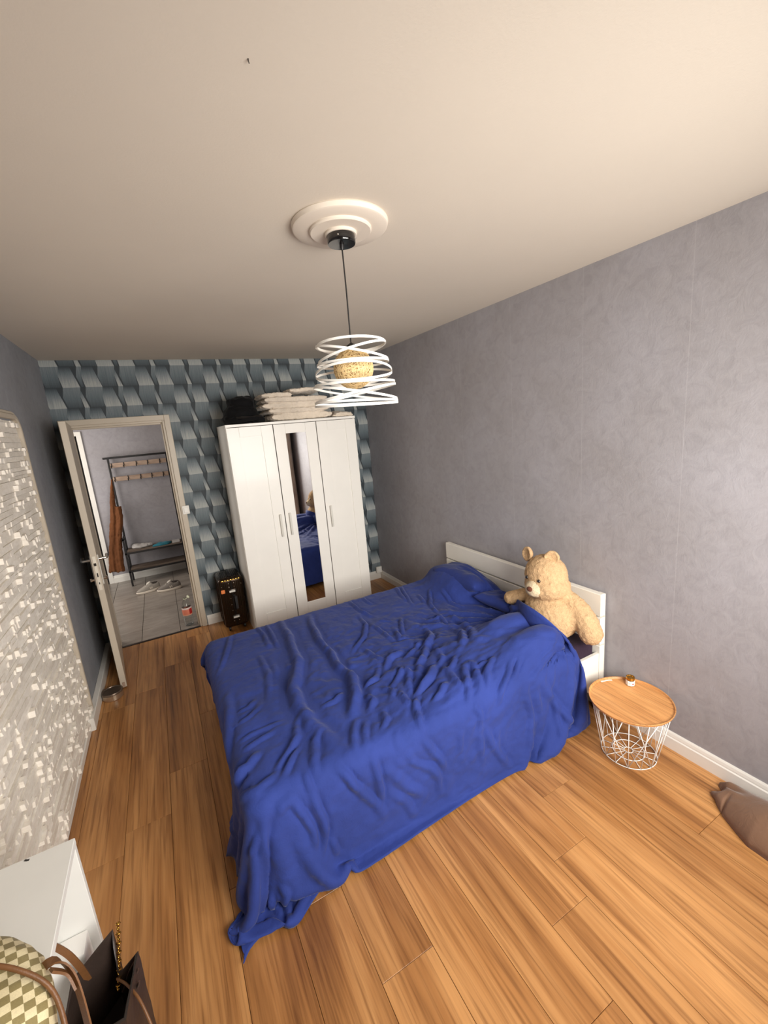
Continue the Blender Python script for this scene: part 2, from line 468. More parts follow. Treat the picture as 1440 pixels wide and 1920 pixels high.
# floor: underlay slab and separate laminate boards
b = BM(); box(b, XL-.1, XR+.1, YF-.1, YB+.0, -.06, -.012)
floor = struct('floor', b, M['subfloor'])
def part_named(name, me, parent, loc=(0, 0, 0)):
    o = bpy.data.objects.new(name, me); COL.objects.link(o); o.parent = parent; o.location = loc
    return o
rnd = random.Random(11)
joints = {-.99: -3.36, -1.1775: -3.51, -1.375: -3.74, -.7925: -3.13, -2.5665: -2.21, -2.368: -1.92, -2.764: -2.33, -1.973: -2.98, -1.775: -2.05, -1.573: -1.45, -.594: -2.7, -.396: -3.6, -.198: -3.0, -2.171: -2.75}
edges = [-2.962, -2.764, -2.5665, -2.368, -2.171, -1.973, -1.775, -1.573, -1.375, -1.1775, -.99, -.7925, -.594, -.396, -.198, 0.]
for x0, x1 in zip(edges, edges[1:]):
    j0 = joints.get(x0, -2.4); L = 1.285
    ys = [j0 + k*L for k in range(-3, 5)]
    ys = [YF] + [y for y in ys if YF + .02 < y < YB - .02] + [YB + .02]
    for y0, y1 in zip(ys, ys[1:]):
        bb = BM(); g = .0007
        box(bb, max(x0, XL) + g, x1 - g, y0 + g, y1 - g, -.012, 0, .0008)
        cx, cy = (max(x0, XL) + x1)/2, (y0 + y1)/2
        bmesh.ops.translate(bb, vec=(-cx, -cy, 0), verts=bb.verts)
        p = obj('plank', bb, M['plank'], floor); p.location = (cx, cy, 0)
        p['kind'] = 'structure'

b = BM(); box(b, XL-.12, XR+.12, YF-.12, YB+.14, H, H+.1); struct('ceiling', b, M['ceiling'])
b = BM(); box(b, XR, XR+.12, YF-.12, YB+.14, -.06, H); struct('wall_right', b, M['wall'])
b = BM(); box(b, XL-.12, XL, YF-.12, YB+.14, -.06, H); wall_left = struct('wall_left', b, M['wall_left'])
# back wall with the door opening, faced with printed wallpaper
DX0, DX1, DZ = -2.745, -2.012, 2.004
b = BM()
box(b, XL-.1, DX0, YB, YB+.14, -.06, H); box(b, DX1, XR+.1, YB, YB+.14, -.06, H); box(b, DX0, DX1, YB, YB+.14, DZ, H)
struct('wall_back', b, M['printed'])
# window wall behind the camera
b = BM(); x0, x1, z0, z1 = WIN
box(b, XL-.1, x0, YF-.14, YF, -.06, H); box(b, x1, XR+.1, YF-.14, YF, -.06, H); box(b, x0, x1, YF-.14, YF, z1, H); box(b, x0, x1, YF-.14, YF, -.06, z0)
struct('wall_front', b, M['wall_white'])
b = BM()
for a0, a1 in ((x0, x0+.05), (x1-.05, x1), ((x0+x1)/2-.04, (x0+x1)/2+.04)): box(b, a0, a1, YF-.10, YF-.05, z0, z1, .004)
for c0, c1 in ((z0, z0+.05), (z1-.05, z1)): box(b, x0+.05, x1-.05, YF-.10, YF-.05, c0, c1)
struct('window_1', b, M['trim'])

def skirting(name, axis, at, s, a0, a1, h=.095, t=.016):
    """moulded skirting board along x (axis 0) or y (axis 1); s is the side the room lies on"""
    prof = [(0, 0), (t, 0), (t, h*.66), (t*.72, h*.72), (t*.72, h*.78), (t*.55, h*.92), (t*.3, h), (0, h)]
    bm = BM(); R = []
    for a in (a0, a1):
        R.append([((a, at + s*d, z) if axis == 0 else (at + s*d, a, z)) for d, z in prof])
    loft(bm, R)
    return struct(name, bm, M['trim'])
skirting('baseboard_right', 1, XR, -1, YF, YB)
skirting('baseboard_back', 0, YB, -1, DX1+.05, XR-.016)
b = BM(); box(b, XL, XL+.038, -1.228, YB, 0, .088, .004); struct('baseboard_left', b, M['trim'])

# door frame (architrave + jambs + stop)
b = BM()
def fr(bm, y0, y1, w0, w1):
    box(bm, DX0-w0, DX0+w1, y0, y1, 0, DZ+w0, .003); box(bm, DX1-w1, DX1+w0, y0, y1, 0, DZ+w0, .003); box(bm, DX0+w1, DX1-w1, y0, y1, DZ-w1, DZ+w0, .003)
fr(b, -.018, 0, .042, .004); fr(b, 0, .14, 0, .022); fr(b, .045, .085, 0, .036); fr(b, .14, .158, .05, .004)
struct('trim_1', b, M['door'])
b = BM(); box(b, DX0+.02, DX1-.02, -.012, .02, -.004, .004, .002); struct('trim_2', b, M['dark_steel'])

# stone panel on the left wall: frame, plinth, and stones laid in courses
PY, PZ1 = -1.118, 1.995
b = BM()
prof = [(0, 0), (.022, 0), (.026, .006), (.026, .022), (.018, .030), (.018, .040), (.008, .046), (0, .046)]
R = []
ring = [(PY, 0.088), (PY, 1.93)] + [(PY - .075 + .075*math.cos(a), 1.93 + .075*math.sin(a)) for a in np.linspace(.25, PI/2, 6)] + [(-4.2, 2.005)]
for i, (y, z) in enumerate(ring):
    if i == 0: ny, nz = 1, 0
    elif i == len(ring)-1: ny, nz = 0, 1
    else:
        ty, tz = ring[min(i+1, len(ring)-1)][0]-ring[i-1][0], ring[min(i+1, len(ring)-1)][1]-ring[i-1][1]
        l = math.hypot(ty, tz); ny, nz = tz/l, -ty/l
    R.append([(XL + d, y + ny*w, z + nz*w) for d, w in prof])
loft(b, R)
struct('trim_3', b, M['door'], smooth=30)
b = BM(); box(b, XL, XL+.012, -4.2, -1.228, 0, .045, .003); struct('baseboard_panel', b, M['trim'])
rs = random.Random(5)
stones = []
z = .046; row = 0
while z < PZ1 - .01:
    hgt = rs.choice((.018, .022, .026, .028, .031)); hgt = min(hgt, PZ1 - z)
    y = PY - rs.uniform(0, .02)
    while y > -3.3:
        if rs.random() < .42: ln = rs.uniform(.022, .036); d = rs.choice((.012, .016, .020, .024, .028))
        else: ln = rs.choice((.07, .10, .14, .19, .26))*rs.uniform(.8, 1.2); d = rs.choice((.004, .006, .008, .010, .013))
        stones.append((y - ln, y, z, z + hgt, d, rs.uniform(-.002, .002), rs.uniform(-.002, .002)))
        y -= ln
    z += hgt; row += 1
def stone_bm(bm, s, g=.0006):
    y0, y1, z0, z1, d, ta, tb = s
    w = [((y0+g, z0+g), d - ta - tb), ((y1-g, z0+g), d + ta - tb), ((y1-g, z1-g), d + ta + tb), ((y0+g, z1-g), d - ta + tb)]
    A = [bm.verts.new((XL, p[0], p[1])) for p, _ in w]; B = [bm.verts.new((XL + max(q, .002), p[0], p[1])) for p, q in w]
    bm.faces.new(B)
    for k in range(4): bm.faces.new((A[k], A[(k+1) % 4], B[(k+1) % 4], B[k]))
CX, CY, CZ = -2.131, -4.3275, 1.8031
def in_view(s):
    y, zz = (s[0]+s[1])/2, (s[2]+s[3])/2
    d = Vector((XL, y, zz)) - Vector((CX, CY, CZ))
    dep = d.dot(_f)
    if dep < .1: return 0
    px = 720 + F_PX*d.dot(_r)/dep
    if px < -10: return 0
    return (s[1]-s[0])*(s[3]-s[2])/dep**2
vis = sorted((s for s in stones if in_view(s) > 0), key=in_view, reverse=True)[:300]
ids = {id(s) for s in vis}
for s in vis:
    bb = BM(); stone_bm(bb, s)
    o = obj('stone', bb, M['stone'], wall_left); o['kind'] = 'structure'
bb = BM()
for s in stones:
    if id(s) not in ids: stone_bm(bb, s)
obj('stone_cladding', bb, M['stone'], wall_left, kind='stuff')

# ------------------------------------------------------------------ the hall beyond the door
b = BM(); box(b, -4.1, -.6, .0, 2.5, -.06, -.006); hall_floor = struct('floor_hall', b, M['grout'])
tx = [-4.1, -3.885, -3.55, -3.215, -2.878, -2.547, -2.212, -1.88, -1.545, -1.21, -.6]
for i, (a0, a1) in enumerate(zip(tx, tx[1:])):
    ty = [.002] + [.30 + .6*k + (0 if i % 2 else .0) for k in range(4)] + [2.26]
    for c0, c1 in zip(ty, ty[1:]):
        bb = BM(); box(bb, a0+.002, a1-.002, c0+.0015, c1-.0015, -.006, 0, .001)
        o = obj('tile', bb, M['tile'], hall_floor); o['kind'] = 'structure'
b = BM(); box(b, -2.975, -.6, 2.26, 2.4, -.06, 2.515); box(b, -4.1, -3.72, 2.26, 2.4, -.06, 2.515); box(b, -3.72, -2.975, 2.26, 2.4, 1.98, 2.515); struct('wall_hall_back', b, M['wall'])
b = BM(); box(b, -.6, -.48, .14, 2.4, -.06, 2.515); struct('wall_hall_right', b, M['wall'])
b = BM(); box(b, -4.2, -4.1, -.02, 2.4, -.06, 2.515); struct('wall_hall_left', b, M['wall'])
b = BM(); box(b, -4.1, XL-.1, .0, .14, -.06, 2.515); struct('wall_hall_front', b, M['wall'])
b = BM(); box(b, -4.2, -.48, .14, 2.4, 2.515, 2.6); struct('ceiling_hall', b, M['ceiling'])
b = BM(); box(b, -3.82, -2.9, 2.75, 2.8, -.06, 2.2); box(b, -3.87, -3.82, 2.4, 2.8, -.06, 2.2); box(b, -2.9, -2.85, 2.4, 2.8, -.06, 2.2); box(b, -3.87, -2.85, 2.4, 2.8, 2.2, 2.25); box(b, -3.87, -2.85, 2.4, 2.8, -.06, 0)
struct('wall_closet', b, M['gap'])  # closet walls coloured near-black to paint the unlit room behind the doorway
b = BM()
for y0, y1, w in ((2.242, 2.26, .048), ):
    box(b, -3.72-w, -3.70, y0, y1, 0, 1.98+w, .003); box(b, -2.975, -2.97+w, y0, y1, 0, 1.98+w, .002); box(b, -3.70, -2.975, y0, y1, 1.975, 1.98+w, .002)
struct('trim_4', b, M['trim'])
skirting('baseboard_hall', 0, 2.26, -1, -2.925, -.6, .10)

# the open door: leaf, lock, handles, keyhole plates
door = bpy.data.objects.new('door_1', None); COL.objects.link(door); door['kind'] = 'structure'
door.location = (DX0+.01, -.005, 0); ORG['door_1'] = tuple(door.location)
dt = math.radians(-90 + 5.65)
def dM(): return Matrix.Translation((-2.742, -.020, 0)) @ Matrix.Rotation(dt, 4, 'Z')
# local leaf frame: x along the leaf from the hinge, y through its thickness (0 .. .04), z up
def dbox(bm, *a, bev=.002): box(bm, *a, bev, 1, dM())
b = BM(); dbox(b, 0, .762, 0, .04, .008, 2.0); leaf = obj('door_leaf', b, M['door'], door)
b = BM(); dbox(b, .7615, .7645, .010, .030, .80, 1.055, bev=.001); obj('lock_plate', b, M['plate'], door)
b = BM(); dbox(b, .764, .775, .013, .027, .985, 1.005); obj('latch', b, M['dark_steel'], door)
b = BM(); dbox(b, .7644, .7652, .016, .024, .90, .93, bev=0); dbox(b, .7644, .7652, .017, .023, .845, .86, bev=0); obj('keyhole', b, M['gap'], door)
for nm, yy, sg in (('inner', .04, 1), ('outer', 0, -1)):
    b = BM(); dbox(b, .690, .728, yy, yy + sg*.007, .83, 1.055); obj('handle_plate', b, M['handle'], door)
    b = BM(); p = [(.709, yy, 1.02), (.709, yy + sg*.05, 1.02), (.700, yy + sg*.056, 1.02), (.60, yy + sg*.056, 1.02)]
    tube(b, [dM() @ Vector(q) for q in p], .0095, 10); obj('handle', b, M['steel'], door, 40)
    b = BM(); tube(b, [dM() @ Vector(q) for q in ((.709, yy, .87), (.709, yy + sg*.022, .87))], .009, 10); dbox(b, .705, .713, yy + sg*.02, yy + sg*.034, .86, .885); obj('thumb_turn', b, M['steel'], door, 40)
b = BM(); dbox(b, .7615, .763, .012, .030, .012, .05, bev=0); obj('chipped_paint', b, M['rackwood'], door)
for zz in (.22, 1.05, 1.78):
    b = BM(); tube(b, [dM() @ Vector((-.006, .0, zz)), dM() @ Vector((-.006, .0, zz+.09))], .007, 8); obj('hinge', b, M['steel'], door, 40)

# metal tin behind the door
t = thing('metal_tin', 'round polished metal tin on the floor behind the open door', 'tin', (-2.712, -.858, 0))
b = BM(); lathe(b, [(.064, 0), (.067, .003), (.067, .040), (.064, .041)], -2.712, -.858, 48); obj('body', b, M['tin_side'], t, 40)
b = BM(); lathe(b, [(.0655, .0395), (.0685, .041), (.0685, .053), (.066, .056), (.060, .056), (.058, .052), (.0, .052)], -2.712, -.858, 48, False); obj('lid', b, M['tin_lid'], t, 40)

# switch and socket
t = thing('light_switch', 'square white light switch beside the door frame on block wallpaper', 'light switch', (-1.972, -.002, 1.175))
b = BM(); box(b, -2.005, -1.945, -.034, -.018, 1.135, 1.215, .003, 2); box(b, -2.000, -1.950, -.018, -.001, 1.14, 1.21); obj('plate', b, M['trim'], t)
b = BM(); box(b, -1.992, -1.958, -.039, -.033, 1.152, 1.198, .002); obj('rocker', b, M['lamp_white'], t)
t = thing('power_socket', 'small white power socket above the skirting in the room corner', 'socket', (-.04, -.001, .115))
b = BM(); box(b, -.075, -.006, -.045, -.0165, .078, .152, .004, 2); obj('casing', b, M['trim'], t)
b = BM(); lathe(b, [(.018, 0), (.020, .002), (.020, .004)], 0, 0, 24)
bmesh.ops.transform(b, matrix=Matrix.Translation((-.04, -.045, .115)) @ Matrix.Rotation(PI/2, 4, 'X'), verts=b.verts); obj('socket_face', b, M['lamp_white'], t)

# curtain at the window end of the right-hand wall (seen in the wardrobe mirror)
b = BM(); R = []
ys = np.linspace(-4.70, -4.07, 64)
for zc in np.linspace(.03, 2.38, 5):
    R.append([(-.10 + .025*math.sin(k*1.05) + .004*math.sin(zc*5+k), y, zc) for k, y in enumerate(ys)] + [(-.112 + .025*math.sin(k*1.05), y, zc) for k, y in reversed(list(enumerate(ys)))])
loft(b, R)
tag(obj('curtain', b, M['curtain'], None, 50), 'taupe curtain drawn aside at the window end of the room', 'curtain')
b = BM(); tube(b, [(-.105, -4.78, 2.39), (-.105, -4.02, 2.39)], .012, 10); tag(obj('curtain_rail', b, M['black'], None, 40), 'thin black rail carrying the taupe curtain', 'curtain rail')
# ------------------------------------------------------------------ ceiling rose and pendant lamp
LX, LY = -1.412, -2.79
t = thing('ceiling_rose', 'white stepped plaster rose on the ceiling around the lamp', 'ceiling rose', (LX, LY, H))
def down(pr): return [(r, H - z) for r, z in pr]
b = BM(); lathe(b, down([(.172, 0), (.174, .004), (.170, .017), (.165, .020), (.10, .020)]), LX, LY, 72); obj('outer_ring', b, M['rose'], t, 35)
b = BM(); lathe(b, down([(.112, .018), (.112, .026), (.108, .030), (.05, .030)]), LX, LY, 64); obj('middle_ring', b, M['rose'], t, 35)
b = BM(); lathe(b, down([(.058, .028), (.058, .036), (.055, .039), (.01, .039)]), LX, LY, 48); obj('inner_ring', b, M['rose'], t, 35)

t = thing('pendant_lamp', 'pendant lamp of looped white metal bands around a string ball', 'pendant lamp', (LX, LY, H))
b = BM(); lathe(b, down([(.050, .038), (.051, .040), (.051, .064), (.049, .067), (.008, .068)]), LX, LY, 48); can = obj('canopy', b, plain('gloss_black', (14, 12, 12), .12, coat=.6), t, 40)
for a in (.6, 2.2):
    b = BM(); ball(b, (LX + .051*math.cos(-a), LY + .051*math.sin(-a), H-.052), .0035, sub=1); obj('screw', b, M['steel'], can, 60)
b = BM(); lathe(b, down([(.008, .066), (.008, .075), (.004, .085)]), LX, LY, 16); obj('cord_grip', b, M['black'], t, 40)
b = BM(); tube(b, [(LX, LY, H-.08), (LX+.001, LY, 2.3), (LX-.001, LY, 2.105)], .0028, 8); obj('cord', b, M['black'], t, 60)
b = BM(); lathe(b, [(.004, 2.112), (.006, 2.110), (.022, 2.100), (.024, 2.094), (.020, 2.088), (.020, 2.076), (.012, 2.07)], LX, LY, 24); obj('lamp_holder', b, M['black'], t, 40)
e1 = Vector((.9065, -.4222, 0)); e2 = Vector((-.4222, -.9065, 0))
for r, z0, a, q in ((.1286, 2.1048, -.0003, .0049), (.1348, 2.0741, -.0306, -.0060), (.1309, 2.0742, .0301, .0004), (.1369, 2.0366, .0005, -.0025), (.1458, 1.9984, 0, .0274), (.1455, 1.9970, .0001, -.0337),
                    (.1533, 1.9617, -.0014, -.0045), (.1585, 1.9260, -.0318, -.0008), (.1558, 1.9264, .0241, -.0063), (.1602, 1.8932, -.0051, -.0012), (.1604, 1.8859, -.0036, -.0099)):
    b = BM(); R = []
    for k in range(72):
        th = 2*PI*k/72; d = e1*math.cos(th) + e2*math.sin(th); z = z0 + a*math.cos(th) + q*math.sin(th)
        R.append([b.verts.new(Vector((LX, LY, z + dz)) + d*(r + dr)) for dr, dz in ((-.001, -.0042), (.001, -.0042), (.001, .0042), (-.001, .0042))])
    for k in range(72):
        A, B = R[k], R[(k+1) % 72]
        for i in range(4): b.faces.new((A[i], A[(i+1) % 4], B[(i+1) % 4], B[i]))
    obj('band', b, M['lamp_white'], t, 40)
# string ball: threads wound over a thin inner shell
b = BM(); ball(b, (LX, LY, 2.018), .0735, sub=4)
glob = obj('globe', b, plain('woven_paper_shell', (150, 112, 66), .8, var=.12, vscale=60, bump=.5, bscale=160), t, 180)
b = BM(); r7 = random.Random(7)
for k in range(130):
    nrm = Vector((r7.gauss(0, 1), r7.gauss(0, 1), r7.gauss(0, .8))).normalized()
    c = r7.uniform(-.055, .055); rr = math.sqrt(.0755**2 - c*c)
    x = nrm.orthogonal().normalized(); y = nrm.cross(x)
    tube(b, [Vector((LX, LY, 2.018)) + nrm*c + (x*math.cos(2*PI*i/22) + y*math.sin(2*PI*i/22))*rr for i in range(22)], .0009, 3, closed=True)
obj('string_winding', b, plain('pale_paper_string', (226, 198, 146), .75, var=.06), glob, 60, 'stuff')

# ------------------------------------------------------------------ wardrobe
WX0, WX1, WYF, WYB, WZ = -1.599, -.4288, -.612, -.10, 1.90
t = thing('wardrobe', 'white three-door wardrobe with a narrow mirror in its middle door', 'wardrobe', ((WX0+WX1)/2, -.35, 0))
W = M['wardrobe']
b = BM(); box(b, WX0, WX0+.016, WYB, WYF+.02, 0, WZ-.022, .001); obj('side_panel', b, W, t)
b = BM(); box(b, WX1-.016, WX1, WYB, WYF+.02, 0, WZ-.022, .001); obj('side_panel', b, W, t)
b = BM(); box(b, WX0, WX1, WYB, WYF-.002, WZ-.022, WZ, .0015); obj('top_panel', b, W, t)
b = BM(); box(b, WX0+.016, WX1-.016, WYB, WYB-.006, .02, WZ-.022); obj('back_panel', b, W, t)
b = BM(); box(b, WX0+.016, WX1-.016, WYF+.03, WYF+.046, 0, .055); obj('plinth', b, W, t)
b = BM(); box(b, WX0+.016, WX1-.016, WYB-.01, WYF+.03, .055, .071); obj('bottom_panel', b, M['gap'], t)
dw = (WX1-WX0)/3
def wdoor(i, mirror):
    x0, x1 = WX0 + i*dw + .0035, WX0 + (i+1)*dw - .0035
    z0, z1, y = .06, WZ-.026, WYF
    px0, px1, pz0, pz1 = x0+.100, x1-.100, .205, 1.792
    bm = BM(); box(bm, x0, px0, y, y+.018, z0, z1, .001); box(bm, px1, x1, y, y+.018, z0, z1, .001)
    box(bm, px0+.0004, px1-.0004, y, y+.018, z0, pz0, .001); box(bm, px0+.0004, px1-.0004, y, y+.018, pz1, z1, .001)
    d = obj('door', bm, W, t)
    bm = BM(); box(bm, px0, px1, y+.006, y+.012, pz0, pz1)
    obj('mirror' if mirror else 'door_panel', bm, M['mirror'] if mirror else W, d)
    hx = {0: x1-.040, 1: x0+.040, 2: x0+.045}[i]
    bm = BM(); box(bm, hx-.009, hx+.009, y-.022, y-.014, .888, 1.092, .002, 2)
    for zz in (.91, 1.07): box(bm, hx-.005, hx+.005, y-.0145, y+.001, zz-.005, zz+.005)
    obj('handle', bm, M['handle'], d, 40)
for i in range(3): wdoor(i, i == 1)

# bundles lying on top of the wardrobe
def folded(name, slabs, z0, mat, seed, amp):
    """cloth folded into layers: each layer a soft slab with rounded fold ends, sagging on the one below"""
    bm = BM(); r = random.Random(seed)
    z = z0
    for k, (xa, xb, ya, yb, th) in enumerate(slabs):
        nx, nr = 44, 10; R = []
        for j in range(15):
            v = j/14; y = ya + (yb - ya)*v; pin = 1 - .25*max(0, abs(2*v-1) - .8)/.2
            ring = []
            for i in range(nx):
                a = 2*PI*i/nx
                ex = (abs(math.cos(a))**.35)*(1 if math.cos(a) >= 0 else -1)
                ez = (abs(math.sin(a))**1.0)*(1 if math.sin(a) >= 0 else -1)
                x = (xa+xb)/2 + (xb-xa)/2*ex
                zz = z + th/2 + th*.5*ez*pin
                zz += .010*mnoise.noise(Vector((x*5, y*4, seed)))*(k+1)/len(slabs)*2
                ring.append((x + .010*mnoise.noise(Vector((y*9, k*5, seed))), y + .016*mnoise.noise(Vector((x*7, k*3.3, zz*6))), zz))
            R.append(ring)
        loft(bm, R)
        z += th*.96
    bmesh.ops.triangulate(bm, faces=[f for f in bm.faces if len(f.verts) > 4])
    bm = fuse(bm, .0048, 1)
    rough_up(bm, amp, 30, seed)
    for v in bm.verts: v.co.z = max(v.co.z, WZ + .001)
    return obj(name, bm, mat, None, 180)
o = folded('folded_blanket', [(-1.20, -.63, -.555, -.2, .066), (-1.215, -.66, -.565, -.2, .046), (-1.26, -.70, -.55, -.2, .050), (-1.235, -.665, -.57, -.2, .050), (-1.25, -.98, -.545, -.22, .040), (-1.0, -.68, -.55, -.22, .036)], WZ+.003, M['blanket'], 2, .007)
tag(o, 'thick cream fleece blanket folded in layers on top of the wardrobe', 'blanket')
o = folded('folded_cloth', [(-.63, -.42, -.57, -.25, .022), (-.60, -.43, -.58, -.28, .018), (-.56, -.46, -.56, -.3, .014)], WZ+.003, M['blanket'], 9, .008)
tag(o, 'small thin cream cloth lying flat at the corner of the wardrobe top', 'cloth')
t = thing('black_bag', 'crumpled black fabric bag on top of the wardrobe beside the blanket', 'bag', (-1.42, -.40, WZ))
b = BM()
for c, r in (((-1.42, -.38, WZ+.09), (.15, .14, .09)), ((-1.40, -.36, WZ+.17), (.12, .11, .07)), ((-1.35, -.34, WZ+.20), (.07, .08, .05)), ((-1.50, -.40, WZ+.045), (.09, .13, .045)), ((-1.30, -.42, WZ+.04), (.07, .10, .04)), ((-1.46, -.36, WZ+.19), (.06, .08, .045))): ball(b, c, r)
b = fuse(b, .011, 2); rough_up(b, .014, 14, 4)
for v in b.verts: v.co.z = max(v.co.z, WZ + .006)
obj('body', b, M['blackcloth'], t, 180)
b = BM(); strap(b, [(-1.58, -.50, WZ+.025), (-1.54, -.555, WZ+.035), (-1.47, -.585, WZ+.022), (-1.40, -.57, WZ+.035), (-1.33, -.585, WZ+.038), (-1.26, -.57, WZ+.022)], .03, .008, (0, .4, 1)); obj('strap', b, M['blackcloth'], t, 60)
b = BM(); strap(b, [(-1.52, -.49, WZ+.05), (-1.44, -.55, WZ+.055), (-1.36, -.54, WZ+.05), (-1.28, -.50, WZ+.06)], .022, .006, (0, .6, 1)); obj('strap', b, M['black'], t, 60)

# ------------------------------------------------------------------ suitcase between door and wardrobe
SX0, SX1, SY0, SY1, SZ0, SZ1 = -1.835, -1.618, -.345, -.045, .045, .53
t = thing('suitcase', 'glossy dark bronze ribbed hard suitcase standing beside the white wardrobe', 'suitcase', ((SX0+SX1)/2, (SY0+SY1)/2, 0))
b = BM(); box(b, SX0, SX1, SY0, SY1, SZ0, SZ1, .032, 4); shell = obj('shell', b, M['case'], t, 40)
n = 11
for k in range(n):
    x = SX0 + .026 + (SX1-SX0-.052)*k/(n-1)
    if abs(x - (SX0+SX1)/2) < .016: continue
    b = BM(); tube(b, [(x, SY0-.001, SZ0+.035), (x, SY0-.001, SZ1-.035)], .0048, 6); tube(b, [(x, SY0+.035, SZ1+.001), (x, SY1-.04, SZ1+.001)], .0048, 6); obj('rib', b, M['case'], shell, 50)
for k in range(8):
    y = SY0 + .035 + (SY1-SY0-.07)*k/7
    b = BM(); tube(b, [(SX0-.001, y, SZ0+.035), (SX0-.001, y, SZ1-.035)], .0048, 6); obj('rib', b, M['case'], shell, 50)
mx = (SX0+SX1)/2
b = BM(); box(b, mx-.009, mx+.009, SY0-.006, SY0+.01, SZ0+.02, SZ1-.02, .002); box(b, mx-.009, mx+.009, SY0+.02, SY1-.02, SZ1-.004, SZ1+.005, .002); obj('frame_seam', b, M['case_dark'], t)
for zz in (SZ1-.145, SZ0+.085):
    b = BM(); box(b, mx-.034, mx+.034, SY0-.012, SY0, zz, zz+.036, .004, 2); pl = obj('latch', b, M['dark_steel'], t, 40)
    b = BM(); box(b, mx-.026, mx+.026, SY0-.0135, SY0-.011, zz+.010, zz+.027); obj('latch_face', b, M['handle'], pl)
b = BM(); strap(b, [(mx+.005, SY0-.010, .365), (mx+.02, SY0-.030, .355), (mx+.02, SY0-.032, .235), (mx+.005, SY0-.010, .22)], .022, .009, (1, 0, 0)); obj('side_handle', b, M['black'], t, 50)
b = BM(); strap(b, [(mx, SY0+.05, SZ1+.004), (mx, SY0+.065, SZ1+.020), (mx, SY1-.075, SZ1+.020), (mx, SY1-.06, SZ1+.004)], .022, .008, (1, 0, 0)); obj('top_handle', b, M['black'], t, 50)
rv = BM(); ball(rv, (0, 0, 0), .0042, sub=2); rme = bpy.data.meshes.new('rivet'); rv.to_mesh(rme); rv.free(); finish(rme, M['steel'], 180)
rp = [(mx+sx*.022, SY0-.004, z) for sx in (-1, 1) for z in (SZ1-.05, SZ1-.085, .335, .275, .215, SZ0+.065)] + [(SX0+.022, SY0-.004, SZ1-.07), (SX1-.022, SY0-.004, SZ1-.07)]
for p in rp:
    o = part_named('rivet', rme, t); o.location = Vector(p) - t.location
for k in range(7):
    x = SX0 + .035 + (SX1-SX0-.07)*k/6
    b = BM(); box(b, x-.010, x+.010, SY0-.002, SY0+.012, SZ1-.026, SZ1-.014, .003, 2); obj('corner_stud', b, M['brass'], t, 40)
b = BM(); box(b, SX0+.012, SX0+.046, SY0-.0075, SY0-.005, .398, .432, .004); obj('sticker', b, M['orange'], t)
for x, y in ((SX0+.04, SY0+.05), (SX1-.04, SY0+.05), (SX0+.04, SY1-.05), (SX1-.04, SY1-.05)):
    b = BM(); lathe(b, [(.022, -.008), (.024, 0), (.022, .008)], 0, 0, 18); bmesh.ops.transform(b, matrix=Matrix.Translation((x, y, .024)) @ Matrix.Rotation(PI/2, 4, 'Y'), verts=b.verts)
    box(b, x-.012, x+.012, y-.012, y+.012, .03, .05); obj('wheel', b, M['black'], t, 40)

# ------------------------------------------------------------------ bed
BX0, BX1, BY0, BY1 = -2.02, -.03, -2.885, -1.445
t = thing('bed', 'white double bed with a boarded headboard against the grey wall', 'bed', (-1.02, -2.165, 0))
b = BM(); box(b, -.06, -.022, BY0-.016, BY1+.010, .617, .752, .003); obj('headboard_plank', b, M['bedwhite'], t)
b = BM(); box(b, -.06, -.022, BY0-.016, BY1+.010, .440, .607, .003); obj('headboard_plank', b, M['bedwhite'], t)
b = BM(); box(b, -.06, -.022, BY0-.016, BY1+.010, .205, .432, .003); obj('headboard_plank', b, M['bedwhite'], t)
for y in (BY0-.014, BY1-.03):
    b = BM(); box(b, -.020, -.0165, y, y+.038, 0, .75); box(b, -.058, -.024, y, y+.036, 0, .2); obj('leg', b, M['bedwhite'], t)
for y in (BY0-.012, BY1-.010):
    b = BM(); box(b, BX0, -.062, y, y+.022, .165, .388, .002); obj('side_rail', b, M['bedwhite'], t)
b = BM(); box(b, BX0-.022, BX0, BY0-.010, BY1+.010, .165, .388, .002); obj('foot_rail', b, M['bedwhite'], t)
for y in (BY0+.01, BY1-.05):
    b = BM(); box(b, BX0+.002, BX0+.05, y, y+.045, 0, .2, .002); obj('leg', b, M['bedwhite'], t)
for k in range(12):
    x = BX0 + .06 + k*.162
    b = BM(); box(b, x, x+.07, BY0+.012, BY1-.012, .27, .288); obj('slat', b, M['rackwood'], t)
b = BM(); box(b, BX0+.004, -.066, BY0+.012, BY1-.012, .290, .468, .035, 4); rough_up(b, .003, 7, 2)
tag(obj('mattress', b, M['sheet'], None, 60), 'mattress under a dark plum fitted sheet on the white bed', 'mattress')

